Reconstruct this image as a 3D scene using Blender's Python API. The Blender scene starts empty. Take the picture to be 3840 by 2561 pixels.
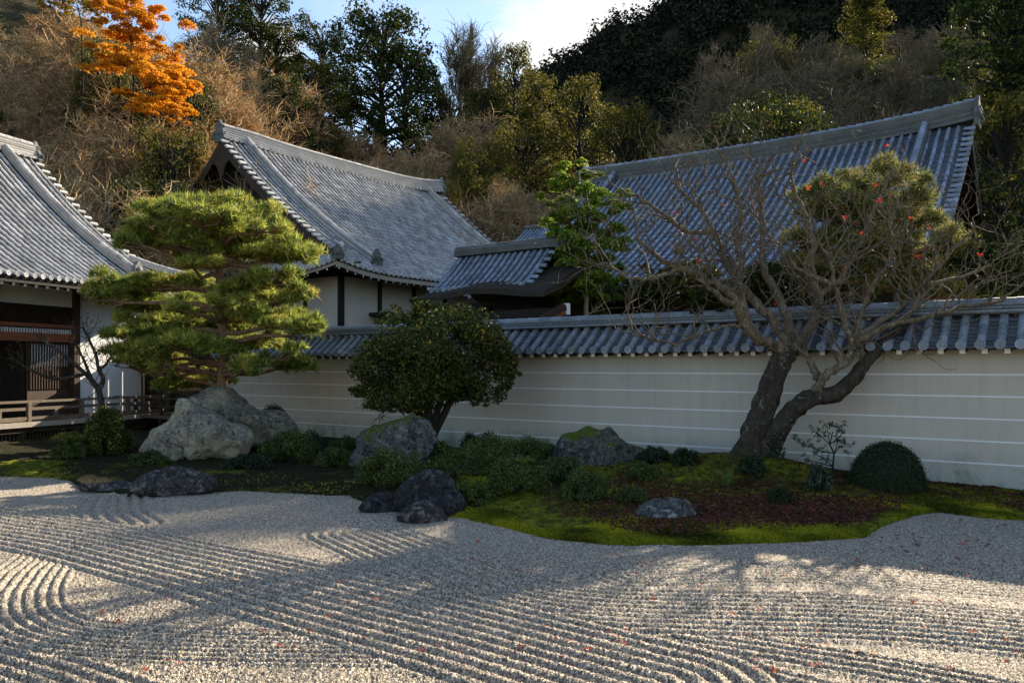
import bpy, bmesh, math, random
import numpy as np
from mathutils import Matrix, Vector, noise as mnoise

# ------------------------------------------------------------------ camera, sky, sun, exposure
scene = bpy.context.scene
col = scene.collection
RES_F = 3050.0            # focal length in photo pixels (28.6 mm on a 36 mm frame)
CH = 2.3                  # eye height above the gravel (standing on a veranda)
cam_d = bpy.data.cameras.new('camera')
cam_d.sensor_width = 36.0
cam_d.lens = 36.0 * RES_F / 3840.0
cam_d.shift_y = 0.0253
cam_d.clip_start = 0.1
cam_d.clip_end = 3000.0
cam = bpy.data.objects.new('camera', cam_d)
cam.location = (0, 0, CH)
cam.rotation_euler = (math.radians(90), 0, 0)
col.objects.link(cam)
scene.camera = cam

SUN_EL = math.radians(26.0)
SUN_AZ = math.radians(49.1)           # from +X towards +Y
sun_dir = np.array([math.cos(SUN_EL)*math.cos(SUN_AZ), math.cos(SUN_EL)*math.sin(SUN_AZ), math.sin(SUN_EL)])
sd = bpy.data.lights.new('sun', 'SUN')
sd.energy = 5.0
sd.angle = math.radians(0.55)
sd.color = (1.0, 0.87, 0.68)
sun = bpy.data.objects.new('sun', sd)
sun.rotation_euler = Vector(sun_dir.tolist()).to_track_quat('Z', 'Y').to_euler()
col.objects.link(sun)

world = bpy.data.worlds.new('World')
scene.world = world
world.use_nodes = True
wn, wl = world.node_tree.nodes, world.node_tree.links
wn.clear()
wout = wn.new('ShaderNodeOutputWorld')
sky = wn.new('ShaderNodeTexSky')
sky.sky_type = 'NISHITA'
sky.sun_disc = False
sky.sun_elevation = SUN_EL
sky.sun_rotation = math.radians(90) - SUN_AZ
sky.altitude = 60
sky.air_density = 1.0
sky.dust_density = 0.6
sky.ozone_density = 1.2
bg_sky = wn.new('ShaderNodeBackground'); bg_sky.inputs['Strength'].default_value = 0.085
bg_cloud = wn.new('ShaderNodeBackground')
bg_cloud.inputs['Color'].default_value = (1.0, 0.985, 0.965, 1)
bg_cloud.inputs['Strength'].default_value = 0.36
wl.new(sky.outputs[0], bg_sky.inputs['Color'])
tc = wn.new('ShaderNodeTexCoord')
cn = wn.new('ShaderNodeTexNoise'); cn.inputs['Scale'].default_value = 6.0; cn.inputs['Detail'].default_value = 7; cn.inputs['Roughness'].default_value = 0.62
cmap = wn.new('ShaderNodeMapping'); cmap.inputs['Scale'].default_value = (1, 1, 2.0)
wl.new(tc.outputs['Generated'], cmap.inputs[0]); wl.new(cmap.outputs[0], cn.inputs['Vector'])
def wmath(op, a, b=None):
    m = wn.new('ShaderNodeMath'); m.operation = op
    for i, x in enumerate((a, b)):
        if x is None: continue
        if isinstance(x, (int, float)): m.inputs[i].default_value = x
        else: wl.new(x, m.inputs[i])
    return m.outputs[0]
blobs = None
for (bx_, by_, bz_, rad) in ((0.085, 1.0, 0.405, 0.105), (0.15, 1.0, 0.40, 0.11), (-0.30, 1.0, 0.375, 0.05), (0.9, 0.7, 0.5, 0.25), (-0.9, 0.5, 0.5, 0.2), (0.3, -1, 0.55, 0.3)):
    vd = Vector((bx_, by_, bz_)).normalized()
    dn = wn.new('ShaderNodeVectorMath'); dn.operation = 'DISTANCE'
    dn.inputs[1].default_value = vd
    wl.new(tc.outputs['Generated'], dn.inputs[0])
    b = wmath('DIVIDE', wmath('SUBTRACT', rad, dn.outputs['Value']), rad)
    blobs = b if blobs is None else wmath('MAXIMUM', blobs, b)
cloud_v = wmath('ADD', wmath('MULTIPLY', blobs, 0.9), wmath('MULTIPLY', wmath('SUBTRACT', cn.outputs['Fac'], 0.5), 1.5))
wisps = wmath('MULTIPLY', wmath('SUBTRACT', cn.outputs['Fac'], 0.56), 1.6)
cfac = wmath('MAXIMUM', wmath('MULTIPLY', cloud_v, 3.2), wisps)
clampn = wn.new('ShaderNodeClamp'); wl.new(cfac, clampn.inputs[0])
wmix = wn.new('ShaderNodeMixShader')
wl.new(clampn.outputs[0], wmix.inputs[0]); wl.new(bg_sky.outputs[0], wmix.inputs[1]); wl.new(bg_cloud.outputs[0], wmix.inputs[2])
wl.new(wmix.outputs[0], wout.inputs['Surface'])

scene.view_settings.view_transform = 'Standard'
scene.view_settings.look = 'None'
scene.view_settings.exposure = 1.6
scene.view_settings.gamma = 1.0
scene.view_settings.use_curve_mapping = False
scene.cycles.max_bounces = 5
scene.cycles.diffuse_bounces = 2
scene.cycles.glossy_bounces = 2
scene.cycles.transmission_bounces = 4
scene.cycles.caustics_reflective = False
scene.cycles.caustics_refractive = False

rng = np.random.default_rng(11)
random.seed(5)

# ------------------------------------------------------------------ survey of the place: bearing + height angle + distance -> metres
def P(u, v, Y):
    return np.array([(u-1175.5)/1867.0*Y, Y, CH-(v-843.0)/1867.0*Y])
def G(u, v, z=0.0):
    return P(u, v, 1867.0*(CH-z)/(v-843.0))
def nrm(a):
    a = np.asarray(a, float)
    n = np.linalg.norm(a, axis=-1, keepdims=True)
    return a/np.maximum(n, 1e-9)
def sstep(x):
    x = np.clip(x, 0, 1); return x*x*(3-2*x)

# ------------------------------------------------------------------ materials
MATS = {}
class NT:
    def __init__(s, name):
        s.m = bpy.data.materials.new(name); s.m.use_nodes = True
        s.n = s.m.node_tree.nodes; s.l = s.m.node_tree.links
        s.b = s.n['Principled BSDF']; s.out = s.n['Material Output']
    def put(s, sock, x):
        if hasattr(x, 'is_linked') or isinstance(x, bpy.types.NodeSocket): s.l.new(x, sock)
        elif isinstance(x, (tuple, list)): sock.default_value = tuple(x) + ((1,) if len(x) == 3 and sock.type == 'RGBA' else ())
        else: sock.default_value = x
    def coord(s, kind='Object'):
        return s.n.new('ShaderNodeTexCoord').outputs[kind]
    def pos(s):
        return s.n.new('ShaderNodeNewGeometry').outputs['Position']
    def noise(s, vec, scale, detail=4, rough=.55, dist=0, out='Fac'):
        t = s.n.new('ShaderNodeTexNoise'); s.l.new(vec, t.inputs['Vector'])
        t.inputs['Scale'].default_value = scale; t.inputs['Detail'].default_value = detail
        t.inputs['Roughness'].default_value = rough; t.inputs['Distortion'].default_value = dist
        return t.outputs[out]
    def voro(s, vec, scale, out='Distance', feature='F1', rnd=1.0):
        t = s.n.new('ShaderNodeTexVoronoi'); t.feature = feature; s.l.new(vec, t.inputs['Vector'])
        t.inputs['Scale'].default_value = scale; t.inputs['Randomness'].default_value = rnd
        return t.outputs[out]
    def mapv(s, vec, scale=(1, 1, 1), rot=(0, 0, 0)):
        t = s.n.new('ShaderNodeMapping'); s.l.new(vec, t.inputs[0])
        t.inputs['Scale'].default_value = scale; t.inputs['Rotation'].default_value = rot
        return t.outputs[0]
    def ramp(s, fac, stops, interp='LINEAR'):
        r = s.n.new('ShaderNodeValToRGB'); s.put(r.inputs[0], fac); e = r.color_ramp.elements
        r.color_ramp.interpolation = interp
        while len(e) > 1: e.remove(e[-1])
        for i, (p, c) in enumerate(stops):
            if i == 0: e[0].position = p; k = e[0]
            else: k = e.new(p)
            c = (c, c, c) if isinstance(c, (int, float)) else c
            k.color = (*c, 1)
        return r.outputs[0]
    def mix(s, fac, a, b, mode='MIX'):
        t = s.n.new('ShaderNodeMix'); t.data_type = 'RGBA'; t.blend_type = mode
        s.put(t.inputs[0], fac); s.put(t.inputs[6], a); s.put(t.inputs[7], b)
        return t.outputs[2]
    def math(s, op, a, b=0.0):
        t = s.n.new('ShaderNodeMath'); t.operation = op; s.put(t.inputs[0], a); s.put(t.inputs[1], b)
        return t.outputs[0]
    def attr(s, name='rnd'):
        t = s.n.new('ShaderNodeAttribute'); t.attribute_name = name; return t.outputs['Fac']
    def orand(s):
        return s.n.new('ShaderNodeObjectInfo').outputs['Random']
    def nz(s):
        t = s.n.new('ShaderNodeSeparateXYZ'); s.l.new(s.n.new('ShaderNodeNewGeometry').outputs['Normal'], t.inputs[0]); return t.outputs[2]
    def bump(s, h, strength=.4, dist=.02):
        t = s.n.new('ShaderNodeBump'); t.inputs['Strength'].default_value = strength; t.inputs['Distance'].default_value = dist
        s.l.new(h, t.inputs['Height']); s.l.new(t.outputs[0], s.b.inputs['Normal'])
    def fin(s, color, rough=.8, spec=.3, trans=0.0):
        s.put(s.b.inputs['Base Color'], color); s.put(s.b.inputs['Roughness'], rough)
        s.b.inputs['Specular IOR Level'].default_value = spec
        if trans > 0:
            tr = s.n.new('ShaderNodeBsdfTranslucent'); s.put(tr.inputs['Color'], color)
            mx = s.n.new('ShaderNodeMixShader'); mx.inputs[0].default_value = trans
            s.l.new(s.b.outputs[0], mx.inputs[1]); s.l.new(tr.outputs[0], mx.inputs[2]); s.l.new(mx.outputs[0], s.out.inputs['Surface'])
        MATS[s.m.name] = s.m
        return s.m

def leaf_mat(name, stops, trans=.3, rough=.55, spec=.35, vary=.35, patch=1.2):
    t = NT(name)
    c = t.ramp(t.attr('rnd'), stops)
    p = t.noise(t.pos(), patch, 3)
    c = t.mix(vary, c, t.ramp(p, [(.3, 0.35), (.7, 1.25)]), 'MULTIPLY')
    o = t.orand()
    c = t.mix(.35, c, t.ramp(o, [(0, (.62, .68, .6)), (.5, (1, 1, 1)), (1, (1.25, 1.1, .85))]), 'MULTIPLY')
    return t.fin(c, rough, spec, trans)
def bark_mat(name, c1, c2, c3=None, sc=9.0, bump=.6):
    t = NT(name); p = t.pos()
    n = t.noise(t.mapv(p, (1, 1, .35)), sc, 6, .65)
    c = t.ramp(n, [(.3, c1), (.65, c2)])
    if c3:
        li = t.noise(p, sc*.8, 5, .7, .5)
        c = t.mix(t.ramp(li, [(.58, 0), (.66, .9)]), c, c3)
    t.bump(n, bump, .03)
    return t.fin(c, .9, .2)
def wood_mat(name, c1, c2, rough=.75):
    t = NT(name); p = t.pos()
    n = t.noise(t.mapv(p, (4, 4, 14)), 3.0, 5, .6)
    m = t.noise(p, .9, 3)
    c = t.mix(t.ramp(m, [(.35, .0), (.7, 1)]), t.ramp(n, [(.3, c1), (.7, c2)]), t.ramp(n, [(.3, tuple(.6*x for x in c1)), (.7, tuple(.8*x for x in c2))]))
    t.bump(n, .25, .01)
    return t.fin(c, rough, .25)
def tile_mat(name, c1, c2, moss=0.0, rough=.42, spec=.5):
    t = NT(name); p = t.pos()
    big = t.noise(p, 1.3, 5, .65)
    fine = t.noise(p, 24, 4, .6)
    c = t.ramp(big, [(.28, c1), (.72, c2)])
    o = t.orand(); r = t.attr('rnd')
    rr = t.math('FRACT', t.math('ADD', o, r))
    c = t.mix(.75, c, t.ramp(rr, [(0, .45), (.4, .92), (.85, 1.18), (1, 1.6)]), 'MULTIPLY')
    c = t.mix(t.ramp(fine, [(.45, 0), (.75, .5)]), c, tuple(min(1, 1.5*x) for x in c2))
    if moss:
        mm = t.noise(p, 3.4, 5, .7)
        mk = t.math('MULTIPLY', t.ramp(mm, [(.56, 0), (.64, 1)]), moss)
        c = t.mix(mk, c, (.13, .19, .12))
        ll = t.noise(p, 14, 4, .7, 1.0)
        c = t.mix(t.math('MULTIPLY', t.ramp(ll, [(.62, 0), (.68, 1)]), moss), c, (.42, .46, .40))
    t.bump(fine, .25, .01)
    return t.fin(c, t.ramp(big, [(.3, rough-.1), (.7, rough+.2)]), spec)
def plaster_mat(name, c, dirt=(.3, .33, .28), zdirt=None, stain=.35):
    t = NT(name); p = t.pos()
    n = t.noise(p, .55, 6, .6); f = t.noise(p, 7, 5, .65)
    col_ = t.mix(t.ramp(n, [(.3, 0), (.75, stain)]), c, tuple(.72*x for x in c))
    col_ = t.mix(t.ramp(f, [(.5, 0), (.8, .3)]), col_, tuple(.8*x for x in c))
    if zdirt:
        sx = t.n.new('ShaderNodeSeparateXYZ'); t.l.new(p, sx.inputs[0])
        h = t.math('ADD', sx.outputs[2], t.math('MULTIPLY', t.math('SUBTRACT', t.noise(p, 1.6, 6, .7), .5), 1.0))
        col_ = t.mix(t.ramp(h, [(.0, .95), (zdirt, 0)]), col_, dirt)
        st = t.noise(t.mapv(p, (1.6, 1.6, .10)), 2.6, 6, .75)
        col_ = t.mix(t.ramp(st, [(.48, 0), (.78, .42)]), col_, tuple(.6*x for x in c))
        g2 = t.noise(p, 1.1, 5, .75, .6)
        k = t.math('MULTIPLY', t.ramp(g2, [(.48, 0), (.62, .75)]), t.ramp(sx.outputs[2], [(.3, 1), (.75, 0)]))
        col_ = t.mix(k, col_, (.12, .17, .12))
    t.bump(f, .1, .01)
    return t.fin(col_, .85, .2)
def rock_mat(name, c1, c2, lichen=(.5, .48, .38), amount=.5, moss=.0, warm=None):
    t = NT(name); p = t.coord('Object')
    a = t.noise(p, 2.6, 9, .72, .4); b = t.noise(p, 13, 8, .75, .2); v = t.voro(t.mapv(p, (1, 1, .7)), 3.2, 'Distance', 'DISTANCE_TO_EDGE')
    c = t.ramp(a, [(.3, c1), (.62, c2)])
    c = t.mix(t.ramp(b, [(.40, .92), (.53, 0)]), c, tuple(.3*x for x in c1))
    if warm: c = t.mix(t.ramp(t.noise(p, 1.3, 5, .6), [(.45, 0), (.65, .75)]), c, warm)
    l1 = t.noise(p, 7.5, 9, .78, .3)
    c = t.mix(t.math('MULTIPLY', t.ramp(l1, [(.52, 0), (.6, 1)]), amount), c, lichen)
    l2 = t.noise(p, 16, 6, .7)
    c = t.mix(t.ramp(l2, [(.63, 0), (.69, .55)]), c, tuple(min(1, 1.25*x) for x in lichen))
    if moss:
        mk = t.math('MULTIPLY', t.ramp(t.math('ADD', t.math('MULTIPLY', t.nz(), .5), t.math('MULTIPLY', t.noise(p, 2.0, 5, .7), .5)), [(.60, 0), (.66, 1)]), moss)
        c = t.mix(mk, c, t.ramp(b, [(.3, (.05, .07, .006)), (.7, (.15, .18, .015))]))
    crack = t.ramp(v, [(0, 0), (.05, 1)])
    h = t.math('ADD', t.math('ADD', a, t.math('MULTIPLY', b, .5)), t.math('MULTIPLY', crack, .12))
    t.bump(h, 1.0, .16)
    return t.fin(c, .9, .2)

# roof tiles
tile_mat('tile_sunlit_tone', (.22, .22, .225), (.46, .455, .45), rough=.6, spec=.2)  # sunlit copy: light on the two lit halls is in the colour
tile_mat('tile_shade_tone', (.10, .13, .185), (.21, .26, .34), rough=.40, spec=.6)  # shaded copy: the blue of unlit slopes is in the colour
tile_mat('tile_garden_wall', (.085, .10, .125), (.20, .23, .27), moss=.75, rough=.45, spec=.5)
tile_mat('tile_pan_shadow', (.014, .015, .018), (.040, .042, .047), rough=.55, spec=.4)  # near black: shadow between the cover tiles put into the colour
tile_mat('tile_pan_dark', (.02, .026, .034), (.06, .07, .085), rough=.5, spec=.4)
tile_mat('ridge_clay', (.26, .25, .24), (.44, .42, .40), rough=.7, spec=.25)
tile_mat('ridge_dark', (.055, .06, .062), (.13, .135, .135), moss=.4, rough=.6, spec=.3)
# wood, plaster
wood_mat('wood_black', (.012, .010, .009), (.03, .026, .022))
wood_mat('wood_dark', (.035, .022, .015), (.075, .048, .032))
wood_mat('wood_red', (.20, .065, .03), (.34, .13, .06))
wood_mat('wood_bleached', (.09, .065, .045), (.19, .145, .10))
wood_mat('wood_fascia', (.28, .25, .20), (.42, .38, .31))
plaster_mat('plaster_white', (.70, .70, .70), stain=.12)
plaster_mat('plaster_cream', (.55, .52, .46), stain=.25)
plaster_mat('garden_plaster', (.485, .44, .38), dirt=(.33, .37, .33), zdirt=.75, stain=.45)
plaster_mat('stripe_white', (.74, .74, .75), stain=.3)
plaster_mat('tip_white', (.78, .77, .74), stain=.15)
t = NT('cedar_bark'); p_ = t.pos()
n_ = t.noise(t.mapv(p_, (2, 2, 22)), 3.0, 6, .7)
t.bump(n_, .9, .03); t.fin(t.ramp(n_, [(.3, (.016, .015, .012)), (.7, (.065, .056, .043))]), .95, .1)
# stones
rock_mat('rock_tan', (.08, .076, .065), (.25, .235, .195), (.46, .42, .30), .7, warm=(.34, .30, .20))
rock_mat('rock_pale', (.13, .125, .11), (.36, .335, .28), (.56, .50, .34), .75, warm=(.46, .40, .26))
rock_mat('rock_grey', (.06, .059, .055), (.165, .163, .152), (.36, .37, .345), .65, moss=.8)
rock_mat('rock_mossy', (.05, .052, .045), (.14, .142, .125), (.31, .32, .29), .55, moss=1.0)
rock_mat('rock_black', (.013, .013, .015), (.046, .046, .05), (.20, .22, .225), .42)
rock_mat('rock_low', (.024, .022, .022), (.09, .083, .082), (.34, .32, .31), .6)
rock_mat('rock_spotted', (.05, .052, .05), (.13, .135, .13), (.42, .44, .44), .75)
rock_mat('stone_kerb', (.25, .24, .22), (.40, .38, .34), (.4, .4, .36), .2)
# foliage
leaf_mat('pine_needles', [(0, (.03, .05, .013)), (.3, (.12, .17, .032)), (.65, (.32, .37, .06)), (.93, (.55, .54, .11)), (1, (.42, .26, .09))], .5, .5, .3, vary=.3, patch=2.0)
leaf_mat('pine_needles_dry', [(0, (.06, .08, .025)), (.5, (.19, .21, .06)), (.85, (.34, .29, .09)), (1, (.42, .20, .06))], .42, .6, .2, vary=.3, patch=2.0)
leaf_mat('camellia_leaves', [(0, (.022, .034, .009)), (.55, (.06, .078, .018)), (.9, (.125, .14, .026)), (.965, (.22, .20, .03)), (1, (.50, .36, .03))], .25, .5, .22, vary=.5)
leaf_mat('azalea_leaves', [(0, (.026, .042, .009)), (.6, (.07, .105, .022)), (.94, (.12, .155, .03)), (1, (.14, .14, .03))], .15, .55, .3, vary=.4)
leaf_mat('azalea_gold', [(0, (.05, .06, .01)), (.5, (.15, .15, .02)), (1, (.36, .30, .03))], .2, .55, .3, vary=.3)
leaf_mat('box_leaves', [(0, (.010, .020, .007)), (.6, (.020, .036, .011)), (1, (.035, .055, .016))], .1, .55, .3, vary=.3)
leaf_mat('grey_leaves', [(0, (.02, .035, .018)), (.6, (.04, .065, .035)), (1, (.08, .11, .06))], .15, .45, .4, vary=.3)
leaf_mat('feather_leaves', [(0, (.04, .08, .010)), (.4, (.13, .21, .022)), (.8, (.28, .36, .035)), (1, (.42, .38, .06))], .5, .5, .3, vary=.4)
leaf_mat('moss_tufts', [(0, (.03, .04, .005)), (.5, (.12, .14, .012)), (1, (.38, .37, .02))], .3, .8, .1, vary=.5, patch=2.5)
leaf_mat('fern_leaves', [(0, (.07, .13, .03)), (1, (.14, .22, .05))], .3, .5, .3)
leaf_mat('hill_evergreen', [(0, (.012, .024, .007)), (.5, (.032, .052, .012)), (.85, (.07, .085, .018)), (1, (.12, .11, .025))], .3, .6, .12, vary=.5, patch=.5)
leaf_mat('hill_olive', [(0, (.04, .045, .010)), (.5, (.10, .10, .018)), (.85, (.19, .16, .03)), (1, (.28, .20, .04))], .38, .6, .12, vary=.45, patch=.5)
leaf_mat('hill_orange', [(0, (.42, .15, .010)), (.4, (.74, .32, .016)), (.8, (.85, .45, .03)), (1, (.78, .20, .015))], .45, .55, .2, vary=.4, patch=.25)
leaf_mat('hill_gold', [(0, (.16, .11, .01)), (.5, (.36, .23, .015)), (1, (.50, .30, .02))], .4, .55, .2, vary=.4, patch=.4)
leaf_mat('undergrowth', [(0, (.016, .022, .008)), (.45, (.04, .045, .014)), (.8, (.09, .075, .028)), (1, (.20, .12, .03))], .2, .6, .2, vary=.5, patch=.3)
leaf_mat('far_forest', [(0, (.006, .009, .005)), (.5, (.014, .021, .009)), (.85, (.030, .038, .014)), (1, (.05, .05, .02))], .1, .6, .2, vary=.5, patch=.12)
leaf_mat('red_leaves', [(0, (.30, .012, .010)), (.5, (.52, .03, .012)), (1, (.55, .14, .02))], .35, .5, .3, vary=.1)
leaf_mat('litter', [(0, (.03, .012, .010)), (.5, (.085, .026, .020)), (.85, (.15, .05, .04)), (1, (.30, .05, .035))], .1, .7, .2, vary=.5, patch=1.6)
leaf_mat('bronze_leaves', [(0, (.10, .03, .02)), (1, (.22, .07, .04))], .3, .6, .2)
# bark
bark_mat('bark_maple', (.014, .011, .008), (.055, .044, .033), (.17, .165, .145), 11, 1.0)
bark_mat('bark_limb_sunlit', (.038, .029, .020), (.175, .138, .092), (.30, .275, .225), 14)  # lighter copy of the maple bark, sunlight put into the colour
bark_mat('bark_moss', (.016, .015, .009), (.05, .045, .022), None, 12, 1.0)
bark_mat('bark_pine', (.06, .035, .022), (.22, .13, .075), None, 7)
bark_mat('bark_dark', (.012, .010, .008), (.035, .03, .024), None, 9)
bark_mat('bark_grey', (.16, .13, .095), (.38, .32, .24), None, 4)
t = NT('twigs_brown'); o_ = t.orand()
c_ = t.ramp(t.attr('rnd'), [(0, (.28, .21, .125)), (.6, (.56, .44, .285)), (1, (.78, .65, .46))])
c_ = t.mix(.8, c_, t.ramp(o_, [(0, (.70, .70, .60)), (.35, (1, .98, .86)), (.7, (1.08, .98, .82)), (1, (1.1, .92, .74))]), 'MULTIPLY')
t.fin(c_, .85, .1, .45)
t = NT('twigs_grey'); c_ = t.ramp(t.attr('rnd'), [(0, (.10, .08, .055)), (1, (.24, .20, .14))])
c_ = t.mix(.6, c_, t.ramp(t.orand(), [(0, (.7, .75, .55)), (1, (1.05, 1, .95))]), 'MULTIPLY')
t.fin(c_, .85, .15, .1)
# ground
t = NT('gravel'); p_ = t.pos()
vc = t.voro(p_, 66, 'Color'); vd_ = t.voro(p_, 66, 'Distance')
s_ = t.n.new('ShaderNodeSeparateColor'); t.l.new(vc, s_.inputs[0])
c_ = t.ramp(s_.outputs[0], [(0, (.04, .038, .036)), (.28, (.125, .118, .108)), (.55, (.285, .267, .238)), (.85, (.50, .468, .415)), (1, (.68, .64, .57))])
c_ = t.mix(t.ramp(s_.outputs[1], [(.7, 0), (1, .5)]), c_, (.34, .29, .23))
bigv = t.noise(p_, .8, 4); c_ = t.mix(t.ramp(bigv, [(.3, .25), (.7, 0)]), c_, (.25, .25, .25))
c_ = t.mix(1.0, c_, (1.08, .98, .84), 'MULTIPLY')
hh = t.math('SUBTRACT', 1.0, vd_); t.bump(hh, .8, .012)
t.fin(c_, .85, .2)
t = NT('moss'); p_ = t.pos()
n1 = t.noise(p_, .55, 5, .65); n2 = t.noise(p_, 5.5, 8, .8); n3 = t.noise(p_, 60, 3, .6)
c_ = t.ramp(n2, [(.36, (.022, .027, .004)), (.48, (.11, .125, .010)), (.64, (.36, .35, .018))])
soil_shade = t.ramp(n2, [(.34, (.010, .011, .005)), (.5, (.030, .029, .012)), (.66, (.07, .060, .026))])  # soil tone that also carries the shade of the left bed
c_ = t.mix(t.ramp(t.math('ADD', t.math('MULTIPLY', n1, .9), t.math('MULTIPLY', t.attr('rnd'), .55)), [(.62, 0), (.74, 1)]), c_, soil_shade)
t.bump(t.math('ADD', n3, t.math('MULTIPLY', n2, 2.5)), 1.0, .05)
t.fin(c_, .95, .1)
t = NT('earth'); p_ = t.pos(); n1 = t.noise(p_, .5, 6, .6); n2 = t.noise(p_, 8, 5, .6)
c_ = t.mix(.5, t.ramp(n1, [(.3, (.05, .04, .025)), (.7, (.10, .08, .05))]), t.ramp(n2, [(.3, (.03, .028, .02)), (.7, (.12, .10, .07))]))
t.bump(n2, .6, .05); t.fin(c_, .95, .1)
t = NT('forest_floor'); p_ = t.pos(); n1 = t.noise(p_, .12, 6, .65); n2 = t.noise(p_, 1.2, 6, .7)
c_ = t.mix(.5, t.ramp(n1, [(.35, (.025, .026, .012)), (.65, (.07, .055, .03))]), t.ramp(n2, [(.3, (.016, .018, .008)), (.7, (.09, .07, .035))]))
t.bump(n2, 1.0, .5); t.fin(c_, .95, .1)
# ------------------------------------------------------------------ mesh helpers
class MB:
    """collects verts and faces, build() links ONE mesh object"""
    def __init__(s): s.v = []; s.f = []; s.r = []; s.n = 0
    def add(s, V, F, r=0.0):
        V = np.asarray(V, float).reshape(-1, 3); F = np.asarray(F, np.int64)
        s.v.append(V); s.f.append(F+s.n); s.n += len(V)
        s.r.append(np.broadcast_to(np.asarray(r, float), (len(F),)))
    def mesh(s, name, mat, smooth=False):
        me = bpy.data.meshes.new(name)
        V = np.concatenate(s.v).astype(np.float32)
        cnt = np.concatenate([np.full(len(f), f.shape[1], np.int32) for f in s.f])
        lp = np.concatenate([f.ravel() for f in s.f]).astype(np.int32)
        me.vertices.add(len(V)); me.vertices.foreach_set('co', V.ravel())
        me.loops.add(len(lp)); me.loops.foreach_set('vertex_index', lp)
        me.polygons.add(len(cnt))
        st = np.zeros(len(cnt), np.int32); st[1:] = np.cumsum(cnt)[:-1]
        me.polygons.foreach_set('loop_start', st); me.polygons.foreach_set('loop_total', cnt)
        me.polygons.foreach_set('use_smooth', np.full(len(cnt), smooth, bool))
        a = me.attributes.new('rnd', 'FLOAT', 'FACE')
        a.data.foreach_set('value', np.concatenate(s.r).astype(np.float32))
        me.update(calc_edges=True)
        me.materials.append(MATS[mat])
        return me
    def build(s, name, mat, parent=None, smooth=False):
        return link(name, s.mesh(name, mat, smooth), parent, world=True)
def link(name, me, parent=None, M=None, world=False):
    o = bpy.data.objects.new(name, me); col.objects.link(o)
    if parent is not None:
        o.parent = parent
        if world: o.location = tuple(-x for x in root_loc(parent))
    if M is not None: o.matrix_basis = M
    return o
def root_loc(o):
    v = Vector((0, 0, 0))
    while o is not None:
        v = v + o.location; o = o.parent
    return v
def tag(o, label=None, cat=None, group=None, kind=None):
    if label: o['label'] = label
    if cat: o['category'] = cat
    if group: o['group'] = group
    if kind: o['kind'] = kind
    return o
def empty(name, loc, label, cat, group=None):
    o = bpy.data.objects.new(name, None); o.empty_display_size = .3; col.objects.link(o)
    o.location = tuple(float(x) for x in loc)
    return tag(o, label, cat, group)

BOXF = np.array([[0,1,3,2],[4,6,7,5],[0,4,5,1],[2,3,7,6],[0,2,6,4],[1,5,7,3]])
def box(mb, c, ax, ay, az, r=0.0):
    """c centre; ax, ay, az half-extent vectors"""
    c, ax, ay, az = (np.asarray(x, float) for x in (c, ax, ay, az))
    V = [c+i*ax+j*ay+k*az for i in (-1, 1) for j in (-1, 1) for k in (-1, 1)]
    mb.add(V, BOXF, r)
def beam(mb, p0, p1, side, w, h, r=0.0):
    p0, p1, side = (np.asarray(x, float) for x in (p0, p1, side))
    d = p1-p0; up = nrm(np.cross(nrm(side), nrm(d)))
    if up[2] < 0: up = -up
    box(mb, (p0+p1)/2, d/2, nrm(side)*w/2, up*h/2, r)
def sweep(mb, pts, side, up, prof, r=0.0, cap=True):
    """profile polygon (x along side, y along up) swept along pts"""
    pts = np.asarray(pts, float); n = len(pts); k = len(prof); prof = np.asarray(prof, float)
    side = np.broadcast_to(np.asarray(side, float), (n, 3)); up = np.broadcast_to(np.asarray(up, float), (n, 3))
    V = (pts[:, None]+side[:, None]*prof[None, :, :1]+up[:, None]*prof[None, :, 1:]).reshape(-1, 3)
    i, j = np.meshgrid(np.arange(n-1), np.arange(k), indexing='ij')
    j2 = (j+1) % k
    F = np.stack([i*k+j, i*k+j2, (i+1)*k+j2, (i+1)*k+j], -1).reshape(-1, 4)
    mb.add(V, F, r)
    if cap:
        mb.add(pts[0]+side[0]*prof[:, :1]+up[0]*prof[:, 1:], np.arange(k)[None, ::-1], r)
        mb.add(pts[-1]+side[-1]*prof[:, :1]+up[-1]*prof[:, 1:], np.arange(k)[None], r)
def tube(mb, pts, rad, k=6, r=0.0, jag=0.0):
    pts = np.asarray(pts, float); n = len(pts); rad = np.asarray(rad, float)
    T = np.empty_like(pts); T[1:-1] = pts[2:]-pts[:-2]; T[0] = pts[1]-pts[0]; T[-1] = pts[-1]-pts[-2]; T = nrm(T)
    ref = np.array([.31, .17, .93]) if abs(T[:, 2]).mean() < .8 else np.array([.95, .2, .1])
    A = nrm(np.cross(T, ref)); B = np.cross(T, A)
    th = np.arange(k)/k*2*np.pi
    R = rad[:, None]*np.ones((n, k))
    if jag: R = R*(1+rng.normal(0, jag, (n, k)))
    V = pts[:, None]+R[..., None]*(A[:, None]*np.cos(th)[None, :, None]+B[:, None]*np.sin(th)[None, :, None])
    i, j = np.meshgrid(np.arange(n-1), np.arange(k), indexing='ij'); j2 = (j+1) % k
    mb.add(V.reshape(-1, 3), np.stack([i*k+j, i*k+j2, (i+1)*k+j2, (i+1)*k+j], -1).reshape(-1, 4), r)
    mb.add(V[-1], np.arange(k)[None], r)
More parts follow.
